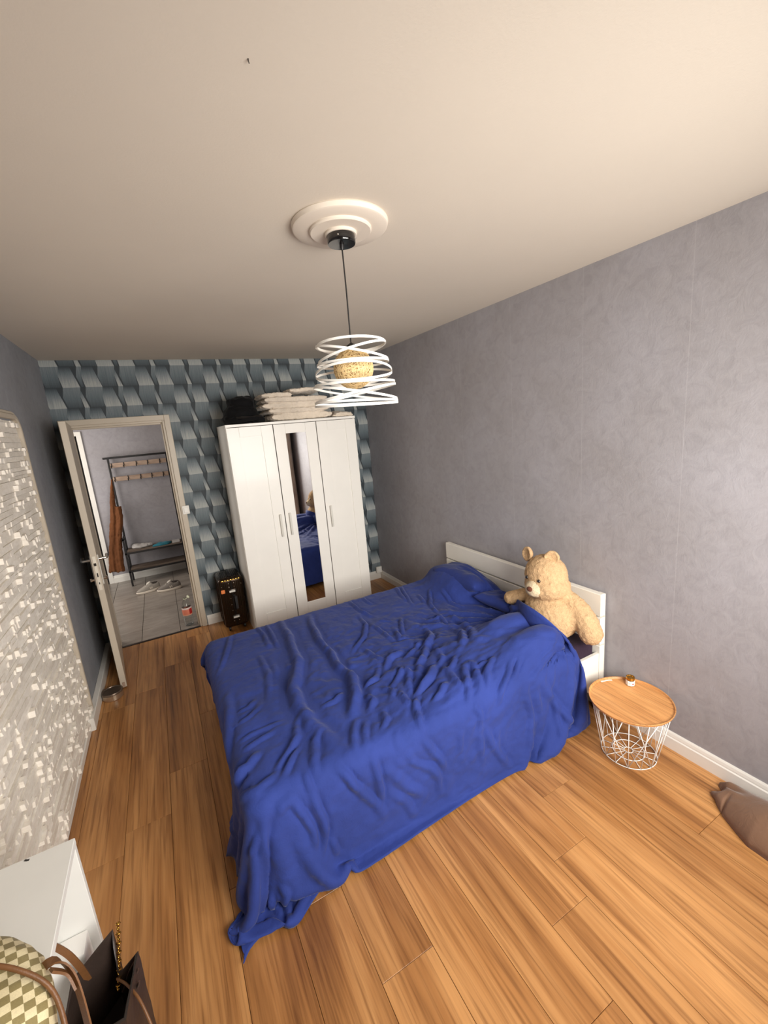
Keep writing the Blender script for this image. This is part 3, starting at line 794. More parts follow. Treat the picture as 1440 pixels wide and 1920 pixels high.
def pillow(name, c, size, rot, mat, label, seed, horn=0.):
    bm = BM(); n = 28; top, bot = [], []
    for s, store in ((1, top), (-1, bot)):
        for i in range(n+1):
            row = []
            for j in range(n+1):
                u, v = 2*i/n-1, 2*j/n-1
                e = max(0, 1-u**4)*max(0, 1-v**4)
                pinch = 1 - .10*(u*u*(1-v*v) + v*v*(1-u*u))*.9
                x, y = u*size[0]*(1-.07*v*v*(1-u*u)*0 - .06*(1-abs(u))*0), v*size[1]
                x *= 1 - .06*(1 - v*v)*abs(u)**8*0
                x *= (.93 + .07*abs(v)**3); y *= (.93 + .07*abs(u)**3)
                z = s*size[2]*e**.55
                if store is bot and (i in (0, n) or j in (0, n)): row.append(top[i][j]); continue
                p = Vector((x, y, z)); p.z += .012*mnoise.noise(Vector((u*3, v*3, seed + s)))*e
                row.append(bm.verts.new(p))
            store.append(row)
    for g, fl in ((top, 0), (bot, 1)):
        for i in range(n):
            for j in range(n):
                q = [g[i][j], g[i+1][j], g[i+1][j+1], g[i][j+1]]
                try: bm.faces.new(q[::-1] if fl else q)
                except ValueError: pass
    bmesh.ops.transform(bm, matrix=Matrix.Translation(c) @ rot, verts=bm.verts)
    return tag(obj(name, bm, mat, None, 180), label, 'pillow')
pillow('pillow', (-.205, -1.88, .572), (.145, .255, .072), Matrix.Rotation(math.radians(22), 4, 'Y'), M['pillow'], 'blue pillow propped under the cover at the wardrobe end of the headboard', 1)
pillow('pillow', (-.205, -2.275, .540), (.13, .165, .045), Matrix.Rotation(math.radians(10), 4, 'Y') @ Matrix.Rotation(.1, 4, 'Z'), M['pillow'], 'flat dark blue pillow in the hollow beside the teddy bear', 5)
# ------------------------------------------------------------------ teddy bear
t = thing('teddy_bear', 'large beige plush teddy bear sitting against the headboard, tucked under the blue cover', 'teddy bear', (-.24, -2.67, .47))
HC = Vector((-.215, -2.650, .842))
fd = Vector((-.95, -.01, -.28)).normalized()
b = BM()
ball(b, (-.225, -2.69, .605), (.135, .170, .145))              # belly
ball(b, (-.215, -2.665, .715), (.095, .115, .075))              # chest
ball(b, HC, (.118, .126, .125))                                   # head
ball(b, HC + Vector((-.015, -.022, -.055)), (.122, .136, .088))     # cheeks
ball(b, HC + Vector((.0, .0, -.11)), (.07, .075, .05))            # neck
for p0, p1, p2, r0, r1, r2 in (((-.175, -2.785, .700), (-.165, -2.875, .65), (-.178, -2.925, .565), .066, .072, .066), ((-.215, -2.53, .68), (-.24, -2.47, .655), (-.27, -2.415, .63), .045, .047, .045), ((-.30, -2.62, .525), (-.42, -2.59, .525), (-.56, -2.56, .53), .075, .07, .062), ((-.30, -2.77, .525), (-.42, -2.78, .525), (-.55, -2.79, .53), .072, .066, .060)):
    P0, P1, P2 = Vector(p0), Vector(p1), Vector(p2)
    for i in range(9):
        s = i/8; q = P0*(1-s)**2 + P1*2*s*(1-s) + P2*s*s; r = r0*(1-s)**2 + r1*2*s*(1-s) + r2*s*s
        ball(b, q, r, sub=2)
b = fuse(b, .0085, 3); rough_up(b, .0045, 55, 3)
for v in b.verts: v.co.z = max(v.co.z, .4705)
obj('body', b, M['plush'], t, 180)
latv = Vector((.656, -.754, 0)); tow = Vector((-.70, -.61, .37))
def snout_frame(): return frame_from(fd, (0, 0, 1))
sc = HC + fd*.104 + Vector((.012, -.012, -.022))
b = BM(); ball(b, sc, (.052, .068, .070), snout_frame(), 4); rough_up(b, .0018, 80, 5); obj('snout', b, M['plush_light'], t, 180)
b = BM(); ball(b, sc + fd*.058 + Vector((0, 0, .018)), (.018, .024, .017), snout_frame(), 3); obj('nose', b, M['nose'], t, 180)
sd = fd.cross(Vector((0, 0, 1))).normalized(); upv = sd.cross(fd).normalized()
b = BM(); tube(b, [sc + fd*.0605 + upv*.006, sc + fd*.060 - upv*.016], .0014, 5)
tube(b, [sc + fd*(.060-.0011*i*i) - upv*(.016 + .002*i - .0012*i*i) + s*sd*.009*i for s in (1,) for i in range(4)], .0014, 5)
tube(b, [sc + fd*(.060-.0011*i*i) - upv*(.016 + .002*i - .0012*i*i) - sd*.009*i for i in range(4)], .0014, 5); obj('mouth', b, M['stitch'], t, 60)
for s in (-1, 1):
    e = (fd*.86 + sd*s*.34 + upv*.26).normalized()
    b = BM(); ball(b, HC + Vector((e.x*.117, e.y*.124, e.z*.124)), .0105, sub=3); obj('eye', b, M['eye'], t, 180)
def ear(c, ax, up):
    bm = BM(); Fm = frame_from(ax, up); Rr = []
    for k, (rr, zz) in enumerate(((.012, -.018), (.036, -.015), (.043, -.004), (.043, .006), (.036, .012), (.026, .006), (.008, .002))):
        Rr.append([Vector(c) + Fm @ Vector((rr*math.cos(2*PI*i/24)*1.05, rr*math.sin(2*PI*i/24), zz)) for i in range(24)])
    loft(bm, Rr); bmesh.ops.subdivide_edges(bm, edges=bm.edges, cuts=1, use_grid_fill=True); rough_up(bm, .0025, 70, 9)
    return bm
obj('ear', ear((-.235, -2.528, .948), Vector((-.85, .15, .1)), (0, .35, .9)), M['plush'], t, 180)
obj('ear', ear((-.222, -2.698, .958), Vector((-.75, -.45, .15)), (.2, -.5, .9)), M['plush'], t, 180)

# ------------------------------------------------------------------ blue duvet: cloth let fall over the bed
def smooth_field(rng, n, m, k):
    a = rng.standard_normal((n + 2*k, m + 2*k))
    ker = np.ones(k) / k
    for _ in range(2):
        a = np.apply_along_axis(lambda r: np.convolve(r, ker, 'same'), 0, a)
        a = np.apply_along_axis(lambda r: np.convolve(r, ker, 'same'), 1, a)
    a = a[k:k+n, k:k+m]
    return a / (np.abs(a).max() + 1e-9)

# obstacles under the cover: bed block, bear, pillow
BED = (-2.055, -0.05, -2.905, -1.43, 0.47)
ELLS = [((-.22, -1.80, .53), (.17, .32, .105)),         # pillow
        ((-.225, -2.685, .61), (.14, .168, .15)),        # bear belly
        ((-.45, -2.59, .525), (.20, .08, .08)),         # bear leg
        ((-.45, -2.78, .525), (.20, .075, .078))]       # bear leg

def grip(X, P, m, mu):
    """friction: a point in contact keeps most of its place"""
    if m.any():
        P0 = P[m]
        X[m, :2] = P0[:, :2] + (X[m, :2] - P0[:, :2])*(1 - mu)

def collide(X, P, th=.012, mu=.7):
    x0, x1, y0, y1, zt = BED
    for c, r in ELLS:
        c = np.array(c); r = np.array(r) + th
        d = (X - c)/r
        q = (d*d).sum(-1)
        m = q < 1
        if m.any():
            s = np.sqrt(np.maximum(q[m], 1e-6))
            X[m] = c + d[m]/s[:, None]*r
            grip(X, P, m, .15)
    R = .05
    cx = np.clip(X[..., 0], x0 + R, x1 - R); cy = np.clip(X[..., 1], y0 + R, y1 - R); cz = np.minimum(X[..., 2], zt - R)
    d = np.stack([X[..., 0] - cx, X[..., 1] - cy, X[..., 2] - cz], -1)
    L = np.linalg.norm(d, axis=-1)
    ins = L < 1e-9
    if ins.any():
        X[ins, 2] = zt + th
    m = (~ins) & (L < R + th)
    if m.any():
        k = (R + th)/L[m]
        X[m] = np.stack([cx[m], cy[m], cz[m]], -1) + d[m]*k[:, None]
    m = (ins | (L < R + th)) & (X[..., 2] > zt - .03)
    grip(X, P, m, mu)
    m = X[..., 0] > -.075
    X[m, 0] = -.075
    m = X[..., 2] < th
    if m.any():
        X[m, 2] = th
        grip(X, P, m, .04)

def sim_level(X, rest, steps, iters, dt, bend, rng, damp=.02, pins=None, hold=False):
    ru, rv, rd1, rd2, bu, bv = rest
    P = X.copy()
    g = np.array([0, 0, -9.81])
    def con(A, B, L, st):
        d = B - A
        l = np.sqrt((d*d).sum(-1)) + 1e-9
        c = (st*.5*(l - L)/l)[..., None]*d
        A += c; B -= c
    for s in range(steps):
        V = (X - P)*(1 - damp)
        sp = np.linalg.norm(V, axis=-1, keepdims=True)
        V *= np.minimum(1, .012/(sp + 1e-9))
        P = X.copy()
        X += V + g*dt*dt
        for it in range(iters):
            for o in (0, 1):
                n = (X.shape[0] - 1 - o)//2
                con(X[o:o+2*n:2], X[o+1:o+1+2*n:2], ru[o:o+2*n:2], 1)
                n = (X.shape[1] - 1 - o)//2
                con(X[:, o:o+2*n:2], X[:, o+1:o+1+2*n:2], rv[:, o:o+2*n:2], 1)
            for o in (0, 1):
                n = (X.shape[0] - 1 - o)//2
                a = X[o:o+2*n:2]; b = X[o+1:o+1+2*n:2]
                con(a[:, :-1], b[:, 1:], rd1[o:o+2*n:2], .35)
                con(a[:, 1:], b[:, :-1], rd2[o:o+2*n:2], .35)
            if it % 2 == 0:
                for k in range(4):
                    # bending: stride 2
                    if k < 2:
                        i0 = k
                        A = X[i0:-2:4] if True else None
                        n = X[i0+2::4].shape[0]; A = X[i0:-2:4][:n]
                        con(A, X[i0+2::4][:A.shape[0]], bu[i0::4][:A.shape[0]], bend)
                        A = X[i0+2:-2:4]; con(A, X[i0+4::4][:A.shape[0]], bu[i0+2::4][:A.shape[0]], bend)
                    else:
                        i0 = k - 2
                        A = X[:, i0:-2:4]; con(A, X[:, i0+2::4][:, :A.shape[1]], bv[:, i0::4][:, :A.shape[1]], bend)
                        A = X[:, i0+2:-2:4]; con(A, X[:, i0+4::4][:, :A.shape[1]], bv[:, i0+2::4][:, :A.shape[1]], bend)
            if pins:
                w = 1. if hold else min(1., max(0., (s - 15)/50.))
                for (i, j), q, q0 in pins:
                    if w > 0:
                        X[i, j] = q0 + (q - q0)*w if s < 65 else q
            if it % 2 == 1 or it == iters - 1:
                collide(X, P)
    return X

def rests(F, eu_, ev_):
    n = lambda a: np.sqrt((a*a).sum(-1))
    eu = (eu_[1:] + eu_[:-1])/2; ev = (ev_[:, 1:] + ev_[:, :-1])/2; e4 = ((eu_ + ev_)/2)[1:, 1:]
    return (n(F[1:] - F[:-1])*eu, n(F[:, 1:] - F[:, :-1])*ev, n(F[1:, 1:] - F[:-1, :-1])*e4, n(F[1:, :-1] - F[:-1, 1:])*e4,
            n(F[2:] - F[:-2])*eu_[1:-1], n(F[:, 2:] - F[:, :-2])*ev_[:, 1:-1])

def up2(A):
    n, m = A.shape[:2]
    B = np.zeros((2*n-1, m) + A.shape[2:]); B[::2] = A; B[1::2] = (A[1:] + A[:-1])/2
    C = np.zeros((2*n-1, 2*m-1) + A.shape[2:]); C[:, ::2] = B; C[:, 1::2] = (B[:, 1:] + B[:, :-1])/2
    return C

def drape(seed=3):
    rng = np.random.default_rng(seed)
    h = .034
    xh_far, xh_near = -.085, -.22            # head edge at far hem / near hem
    ya, yb = -1.445 + .42, -2.885 - .50     # hems when laid flat
    yb_t = yb
    nu, nv = 67, 73
    v = np.linspace(0, 1, nv); u = np.linspace(0, 1, nu)
    U, Vv = np.meshgrid(u, v, indexing='ij')
    Y = ya + (yb - ya)*Vv
    xh = xh_far + (xh_near - xh_far)*np.clip((Y + 1.5)/(-2.9 + 1.5), 0, 1)
    xf = -2.03 - .13 - .37*np.clip((-Y - 1.45)/1.45, 0, 1.05)
    Xx = xh + (xf - xh)*U
    F = np.stack([Xx, Y, np.zeros_like(Y)], -1)
    one = np.ones((nu, nv))*1.004
    X = F.copy()
    X[..., 2] = .58 + .02*rng.standard_normal((nu, nv))
    X[..., 2] += .16*np.exp(-(((Xx + .25)/.35)**2 + ((Y + 2.7)/.35)**2)) + .1*np.exp(-(((Xx + .2)/.3)**2 + ((Y + 1.8)/.45)**2))
    R = rests(F, one, one)
    T = {(-1, -1): (-2.165, -3.045, .014), (-1, -6): (-2.095, -2.935, .02), (-1, -11): (-2.075, -2.875, .05), (-1, -16): (-2.09, -2.80, .03), (-1, -20): (-2.13, -2.72, .014), (-1, -24): (-2.155, -2.61, .014),
         (-5, -1): (-2.05, -2.96, .014), (-8, -1): (-1.985, -3.03, .014), (-11, -1): (-1.89, -2.975, .014), (-17, -1): (-1.72, -2.93, .014),
         }
    hd = np.array([(-.12, -1.42, .14), (-.12, -1.45, .55), (-.11, -1.6, .63), (-.10, -1.8, .65), (-.11, -1.98, .61), (-.12, -2.15, .56), (-.19, -2.335, .60), (-.30, -2.53, .655),
                   (-.358, -2.66, .685), (-.352, -2.75, .665), (-.325, -2.81, .615), (-.295, -2.872, .54), (-.278, -2.925, .45), (-.25, -2.94, .34), (-.235, -2.94, .24), (-.195, -2.94, .014)])
    al = np.r_[0, np.cumsum(np.linalg.norm(np.diff(hd, axis=0), axis=1))]; al /= al[-1]
    T.update({(2, -1): (-.262, -2.945, .014), (6, -1): (-.395, -2.928, .014), (10, -1): (-.525, -2.955, .014), (15, -1): (-.69, -2.985, .014)})
    for j in range(nv):
        T[(0, j)] = tuple(np.interp(j/(nv - 1), al, hd[:, k]) for k in range(3))
    pins = [(k, np.array(q), X[k].copy()*[1, 1, 0] + [0, 0, .03 if k[0] else .56]) for k, q in T.items()]
    X = sim_level(X, R, 130, 26, 1/60, .10, rng, pins=pins)
    F2, X2 = up2(F), up2(X)
    n2, m2 = X2.shape[:2]
    fx, fy = F2[..., 0], F2[..., 1]
    p2 = {}
    for (i, j), q, _ in pins:
        p2[(i*2 if i >= 0 else i*2 + 1, j*2 if j >= 0 else j*2 + 1)] = q
    p2 = {k: q for k, q in p2.items() if k[1] != m2 - 1 or k[0] > n2 - 24 or k[0] == 0}
    for j in range(m2):
        p2[(0, j)] = np.array([np.interp(j/(m2 - 1), al, hd[:, k]) for k in range(3)])
    pl = [(k, q, q) for k, q in p2.items()]
    one = np.ones((n2, m2))
    X2 = sim_level(X2, rests(F2, one, one), 30, 20, 1/90, .05, rng, damp=.12, pins=pl, hold=True)
    Y2 = X2.copy()
    Y2[1:-1, 1:-1] = .5*X2[1:-1, 1:-1] + .125*(X2[:-2, 1:-1] + X2[2:, 1:-1] + X2[1:-1, :-2] + X2[1:-1, 2:])
    X2 = Y2
    for _ in range(12):
        X2[:4, 1:-1] = .5*X2[:4, 1:-1] + .25*(X2[:4, :-2] + X2[:4, 2:])
        X2[1:, -1] = X2[1:, -1] if _ > 3 else np.concatenate([.5*X2[1:-1, -1] + .25*(X2[:-2, -1] + X2[2:, -1]), X2[-1:, -1]])
    return X2

CREASES = [
    (8, 12, [100,27,98,37,97,49]), (9, 14, [104,27,101,37,100,47]), (20, 30, [94,27,92,44,92,62,94,72,96,78,96,86,94,96,91,105,90,109]),
    (18, 24, [81,30,82,46,82,54,81,65,82,75,81,83,83,91,85,99]), (12, 14, [97,92,97,99,99,103,102,107]), (7, 16, [104,50,102,64,102,72,103,80]),
    (6, 12, [110,92,107,91,104,91,100,91]), (6, 12, [109,96,106,95,102,94]), (5, 12, [111,80,108,79,106,76]), (5, 12, [111,85,108,84,105,80]),
    (12, 18, [106,99,108,102,111,103]), (7, 12, [91,91,88,91,85,88]), (10, 14, [93,101,94,104,94,108,95,112]), (8, 12, [97,102,99,107,101,110]),
    (9, 14, [91,113,89,117,88,121]), (8, 16, [115,28,116,42,118,53]), (10, 22, [114,69,113,84,115,96]), (-12, 26, [97,54,98,69,99,85]), (9, 13, [34,26,35,31,37,42]),
    (8, 12, [31,26,34,36,37,48]), (10, 14, [23,41,30,51,33,61]), (7, 12, [29,40,32,50]), (9, 14, [20,48,22,56,21,63]), (10, 13, [60,27,59,38,57,46]), (7, 12, [53,27,52,36]),
    (10, 13, [61,42,62,52,67,60,75,68]), (11, 14, [55,62,59,70,54,72]), (12, 15, [46,67,52,76,59,82,66,90,69,98]), (10, 14, [42,74,54,91,58,95]),
    (10, 13, [64,78,69,80,74,86]), (8, 12, [60,53,60,62,61,69]), (18, 18, [64,94,67,99,71,103]), (13, 13, [71,104,71,108,70,115]), (9, 12, [63,97,62,104,60,110]),
    (13, 14, [59,101,59,109,58,115]), (10, 12, [57,116,55,120,55,124]), (13, 14, [48,109,48,113,49,116,49,120]), (11, 13, [52,105,54,109,53,113]), (9, 12, [59,95,62,100]),
    (10, 12, [74,99,73,104,71,107]), (16, 22, [80,79,83,92,85,100]), (9, 12, [82,91,80,97,82,101]), (10, 13, [74,83,77,88,81,90]), (8, 11, [77,93,75,97,76,100]),
    (9, 12, [75,95,70,89,68,96]), (14, 20, [3,42,4,59,3,81]), (9, 13, [41,63,35,65,41,75]), (9, 12, [48,56,55,66]), (8, 13, [67,109,65,107,64,104]),
    (9, 11, [69,90,71,96,72,102]), (8, 12, [57,77,63,81,66,83]), (9, 12, [59,87,61,93,63,95]), (9, 12, [58,101,56,105,52,106]), (7, 12, [71,68,71,74,70,79]),
    (6, 12, [56,52,52,56]), (8, 18, [31,64,34,73,43,81]), (8, 12, [79,102,78,107,79,110]), (6, 16, [42,77,52,92,50,101]), (11, 14, [83,114,83,119,83,124,84,129]),
    (9, 18, [90,115,88,120,86,126,84,133]), (8, 16, [75,118,74,122,70,127,68,132,68,137]), (9, 14, [71,116,68,124,66,130]), (7, 18, [81,127,78,133,76,139]),
    (9, 12, [85,102,86,112]), (7, 12, [83,104,83,112]), (7, 22, [81,119,77,128,72,135]), (6, 16, [49,127,48,135]), (7, 18, [55,123,54,136]), (5, 14, [61,121,61,128]),
    (5, 14, [76,112,77,116]), (12, 13, [101,114,100,119,100,124,101,128]), (12, 13, [97,115,97,122,98,127,100,131]), (14, 20, [106,113,109,117,114,125,120,134]),
    (10, 12, [114,130,116,135,117,138]), (9, 12, [111,129,111,132,118,142]), (7, 12, [132,90,127,100]), (6, 12, [112,110,116,110]), (8, 13, [109,115,113,117]),
    (8, 12, [97,130,97,135]), (10, 16, [112,103,108,102]), (8, 14, [111,107,106,109,102,108]), (6, 16, [104,115,103,114,101,114]), (8, 13, [97,111,97,115]),
    (8, 11, [46,110,45,115]), (12, 14, [1,101,37,106,18,112]), (8, 14, [41,103,38,108,38,112]), (8, 16, [26,126,23,136]), (9, 20, [34,118,26,126,9,141]),
    (7, 18, [40,118,36,129,37,138]), (6, 20, [36,119,31,131]), (8, 18, [54,124,49,134,44,143]), (13, 18, [12,58,6,73,1,101]), (9, 12, [57,104,55,114]),
    (4, 12, [45,100,42,105,3,100]), (4, 12, [45,105,41,107,17,100]),]
def crease(X, gain=1.55):
    """folds pressed into the draped cloth along the lines where it gathers: (height mm, width mm, grid points)"""
    n0, m0 = X.shape[:2]
    X = up2(X)
    n, m = X.shape[:2]
    for _ in range(2):
        Y = X.copy(); Y[1:-1, 1:-1] = .5*X[1:-1, 1:-1] + .125*(X[:-2, 1:-1] + X[2:, 1:-1] + X[1:-1, :-2] + X[1:-1, 2:]); X = Y
    du = np.gradient(X, axis=0); dv = np.gradient(X, axis=1)
    hu = float(np.median(np.linalg.norm(du, axis=-1))); hv = float(np.median(np.linalg.norm(dv, axis=-1)))
    N = np.cross(du, dv); N /= np.linalg.norm(N, axis=-1, keepdims=True) + 1e-9
    if N[n//2, m//2, 2] < 0: N = -N
    gu, gv = np.meshgrid(np.arange(n)*hu, np.arange(m)*hv, indexing='ij')
    H = np.zeros((n, m))
    rng = np.random.default_rng(8)
    wob = [smooth_field(rng, n, m, 9)*.010, smooth_field(rng, n, m, 9)*.010]
    gu = gu + wob[0]; gv = gv + wob[1]
    for A, w, fl in CREASES:
        A *= .001; w *= .00078
        P = [(fl[k]*2*hu, fl[k+1]*2*hv) for k in range(0, len(fl), 2)]
        seg = [math.hypot(b[0]-a[0], b[1]-a[1]) for a, b in zip(P, P[1:])]
        tot = sum(seg); best = np.full((n, m), 9.); sd = np.zeros((n, m)); tt = np.zeros((n, m)); acc = 0
        for (a, b), L in zip(zip(P, P[1:]), seg):
            ex, ey = (b[0]-a[0])/L, (b[1]-a[1])/L
            t = (gu - a[0])*ex + (gv - a[1])*ey
            tc = np.clip(t, 0, L)
            qx, qy = gu - a[0] - tc*ex, gv - a[1] - tc*ey
            d = np.sqrt(qx*qx + qy*qy); s = ex*qy - ey*qx
            k = d < best
            best[k] = d[k]; sd[k] = np.sign(s[k]); tt[k] = (acc + tc[k])/tot
            acc += L
        env = np.clip(np.minimum(tt, 1 - tt)/.28, 0, 1)**.7*.9 + .1
        s = best*sd
        r = np.exp(-(s/w)**2) - .55*np.exp(-((s - 1.7*w)/(.9*w))**2) - .35*np.exp(-((s + 2.0*w)/(1.1*w))**2)
        H += A*env*r
    # small dry creases of crumpled cotton
    fx, fy = X[..., 0], X[..., 1]
    mid = np.exp(-(((fx + 1.0)/.60)**2 + ((fy + 2.45)/.48)**2)) + .35
    for k, a in ((3, .0020), (5, .0036), (8, .0050), (14, .006)):
        f = smooth_field(rng, n, m, k)
        f = f/(f.std()*2)
        H += a*(.75 - np.minimum(np.abs(f), 1)**.7)*mid*1.1
    near_bear = np.clip((fx + .62)/.15, 0, 1)*np.clip((-2.35 - fy)/.1, 0, 1)
    soft = np.clip(H*gain, -.035, .04)
    soft = np.where(soft < -.001, soft*(1 - near_bear), soft)
    soft[:, -5:] *= .3
    soft[:8] *= np.linspace(.2, 1, 8)[:, None]
    X = X + N*soft[..., None]
    x0, x1, y0, y1, zt = BED
    inb = (X[..., 0] > x0 + .03) & (X[..., 1] > y0 + .03) & (X[..., 1] < y1 - .03) & (X[..., 2] > zt - .06)
    X[..., 2] = np.where(inb, np.maximum(X[..., 2], zt + .010), X[..., 2])
    for c, r in ELLS[1:] + [((-.21, -2.665, .715), (.10, .12, .08))]:
        c = np.array(c); r = np.array(r) + .014
        d = (X - c)/r; q = (d*d).sum(-1); k = q < 1
        X[k] = c + d[k]/np.sqrt(np.maximum(q[k], 1e-6))[:, None]*r
    X[..., 2] = np.maximum(X[..., 2], .006)
    X[..., 0] = np.minimum(X[..., 0], -.066)
    return X

Xd = crease(drape())
def add_cover(X):
    n, m = X.shape[:2]
    fine = X.reshape(-1, 3)
    idx = np.arange(n*m).reshape(n, m)
    q = np.stack([idx[:-1, :-1], idx[1:, :-1], idx[1:, 1:], idx[:-1, 1:]], -1).reshape(-1, 4)
    o = obj_pd('duvet', fine.tolist(), q.tolist(), M['duvet'], None, 180)
    sv = o.modifiers.new('thick', 'SOLIDIFY'); sv.thickness = .006; sv.offset = 1
    dg = bpy.context.evaluated_depsgraph_get()
    me = bpy.data.meshes.new_from_object(o.evaluated_get(dg)); o.modifiers.clear(); o.data = me; me.name = 'duvet'
    me.polygons.foreach_set('use_smooth', [True]*len(me.polygons))
    return tag(o, 'rumpled royal blue duvet spread over the bed and trailing on the floor', 'duvet')
add_cover(Xd)

# ------------------------------------------------------------------ wire basket table with its jar
TX, TY, RT, ZT, RB = -.203, -3.175, .193, .31, .128
t = thing('side_table', 'round wooden tray table on a white wire basket beside the bed', 'table', (TX, TY, 0))
b = BM(); lathe(b, [(.0, ZT-.014), (RT-.010, ZT-.014), (RT-.002, ZT-.010), (RT+.002, ZT+.000), (RT+.001, ZT+.003), (RT-.003, ZT+.002), (RT-.008, ZT-.005), (RT-.020, ZT-.007), (0, ZT-.007)], TX, TY, 72, False); top = obj('tray_top', b, M['oakveneer'], t, 40)
wr = .0022
def hoop(r, z, nm, k=56, w=wr):
    bm = BM(); tube(bm, [(TX + r*math.cos(2*PI*i/k), TY + r*math.sin(2*PI*i/k), z) for i in range(k)], w, 6, closed=True); obj(nm, bm, M['lamp_white'], t, 180)
hoop(RT-.014, ZT-.018, 'rim_wire'); hoop(RB, .004, 'base_wire'); hoop(RB*.58, .006, 'base_wire'); hoop(RB*.16, .006, 'base_wire', 20)
def rp(a, s):
    r = RB + (RT-.014-RB)*s; return Vector((TX + r*math.cos(a), TY + r*math.sin(a), .004 + (ZT-.022)*s))
nb = 14
for k in range(nb):
    a = 2*PI*k/nb + .1
    b = BM(); tube(b, [rp(a, 0), rp(a + .02*(1 if k % 2 else -1), 1)], wr, 6); obj('wire', b, M['lamp_white'], t, 180)
    if k % 2 == 0:
        b = BM(); tube(b, [rp(a, 0), rp(a + 2*PI/nb*1.6, 1)], wr, 6); obj('wire', b, M['lamp_white'], t, 180)
        b = BM(); tube(b, [rp(a, 0), rp(a - 2*PI/nb*1.6, 1)], wr, 6); obj('wire', b, M['lamp_white'], t, 180)
    b = BM(); tube(b, [(TX + RB*math.cos(a), TY + RB*math.sin(a), .005), (TX + RB*.16*math.cos(a), TY + RB*.16*math.sin(a), .006)], wr*.8, 6); obj('base_spoke', b, M['lamp_white'], t, 180)
b = BM(); strap(b, [(-.181, -2.995, ZT-.0055), (-.165, -3.002, ZT-.0045), (-.147, -3.006, ZT-.0055), (-.135, -3.012, ZT-.005), (-.122, -3.020, ZT-.0055)], .008, .0012, (.3, -.9, 0))  # thin white strip near the far edge of the tray
tag(obj('white_strip', b, M['paper'], None), 'thin white strip lying on the wooden tray table', 'paper')
JX, JY = -.082, -3.098; JZ = ZT-.006
t = thing('candle_jar', 'tiny amber jar with white label and brass lid on the tray table', 'jar', (JX, JY, JZ))
b = BM(); lathe(b, [(.0, JZ+.0005), (.0185, JZ+.0005), (.020, JZ+.003), (.020, JZ+.032), (.0165, JZ+.036)], JX, JY, 24); obj('jar_body', b, M['jarglass'], t, 40)
b = BM(); lathe(b, [(.0222, JZ+.003), (.0224, JZ+.004), (.0224, JZ+.0285), (.0222, JZ+.0295)], JX, JY, 8); lb = obj('label', b, M['jarwhite'], t)
def round_mark(ang, z, r, mat, nm, wdt=None):
    bm = BM(); d = Vector((math.cos(ang), math.sin(ang), 0)); s = Vector((-math.sin(ang), math.cos(ang), 0)); c = Vector((JX, JY, JZ+z)) + d*.0226
    if wdt: vs = [c + s*a*wdt + Vector((0, 0, e*r)) for a, e in ((-1, -1), (1, -1), (1, 1), (-1, 1))]
    else: vs = [c + s*r*math.cos(k*PI/8) + Vector((0, 0, r*math.sin(k*PI/8))) for k in range(16)]
    bm.faces.new([bm.verts.new(v) for v in vs]); obj(nm, bm, mat, lb)
round_mark(-1.96, .016, .0042, M['red'], 'red_seal'); round_mark(-2.75, .019, .0009, M['pinkgrey'], 'print_line', .005); round_mark(-2.75, .014, .0008, M['pinkgrey'], 'print_line', .004)
b = BM(); lathe(b, [(.018, JZ+.033), (.0215, JZ+.035), (.0215, JZ+.046), (.0205, JZ+.0485), (.0145, JZ+.0485), (.0135, JZ+.046), (.0, JZ+.046)], JX, JY, 28, False); obj('lid', b, M['brass'], t, 40)

# ------------------------------------------------------------------ brown garment on the floor by the skirting
b = BM(); nu_, nv_ = 70, 26; rows = []
for i in range(nu_+1):
    s = i/nu_; y = -3.535 - .50*s
    xo = -.165 - .125*min(1, s*2.6)**.8 - .02*s; xi = -.026
    hgt = (.045 + .075*min(1, s*2.2))*(1 - .25*max(0, s-.8)/.2)
    row = []
    for j in range(nv_+1):
        v = j/nv_; x = xo + (xi - xo)*v
        pr = max(0, math.sin(PI*min(1, max(0, v*.96+.02))))**.55
        z = .004 + hgt*pr*(min(1, s*14+.25))
        z += .012*mnoise.noise(Vector((x*10, y*7, 4)))*pr + .018*mnoise.noise(Vector((x*22, y*8, 8)))*pr*max(0, 1-s*2.5)
        z -= .030*math.exp(-((v-.62)/.07)**2)*max(0, 1-s*4.2) + .020*math.exp(-((s-.13)/.012)**2)*max(0, 1-v*2.2)
        row.append(b.verts.new((x + .004*mnoise.noise(Vector((y*6, v*3, 1))), y - .045*abs(v-.45)*max(0, 1-s*6) + .02*math.sin(v*11)*max(0, 1-s*8), max(.003, z))))
    rows.append(row)
for i in range(nu_):
    for j in range(nv_): b.faces.new((rows[i][j], rows[i+1][j], rows[i+1][j+1], rows[i][j+1]))
ed = [r[0] for r in rows] + rows[-1][1:] + [r[-1] for r in rows[::-1]][1:] + rows[0][-2:0:-1]
lo = [b.verts.new((v.co.x*1.0, v.co.y, .0012)) for v in ed]
for k in range(len(ed)): b.faces.new((ed[k], ed[(k+1) % len(ed)], lo[(k+1) % len(ed)], lo[k]))
b.faces.new(lo)
tag(obj('brown_garment', b, M['garment'], None, 180), 'rolled brown brushed garment lying on the floor against the skirting', 'garment')

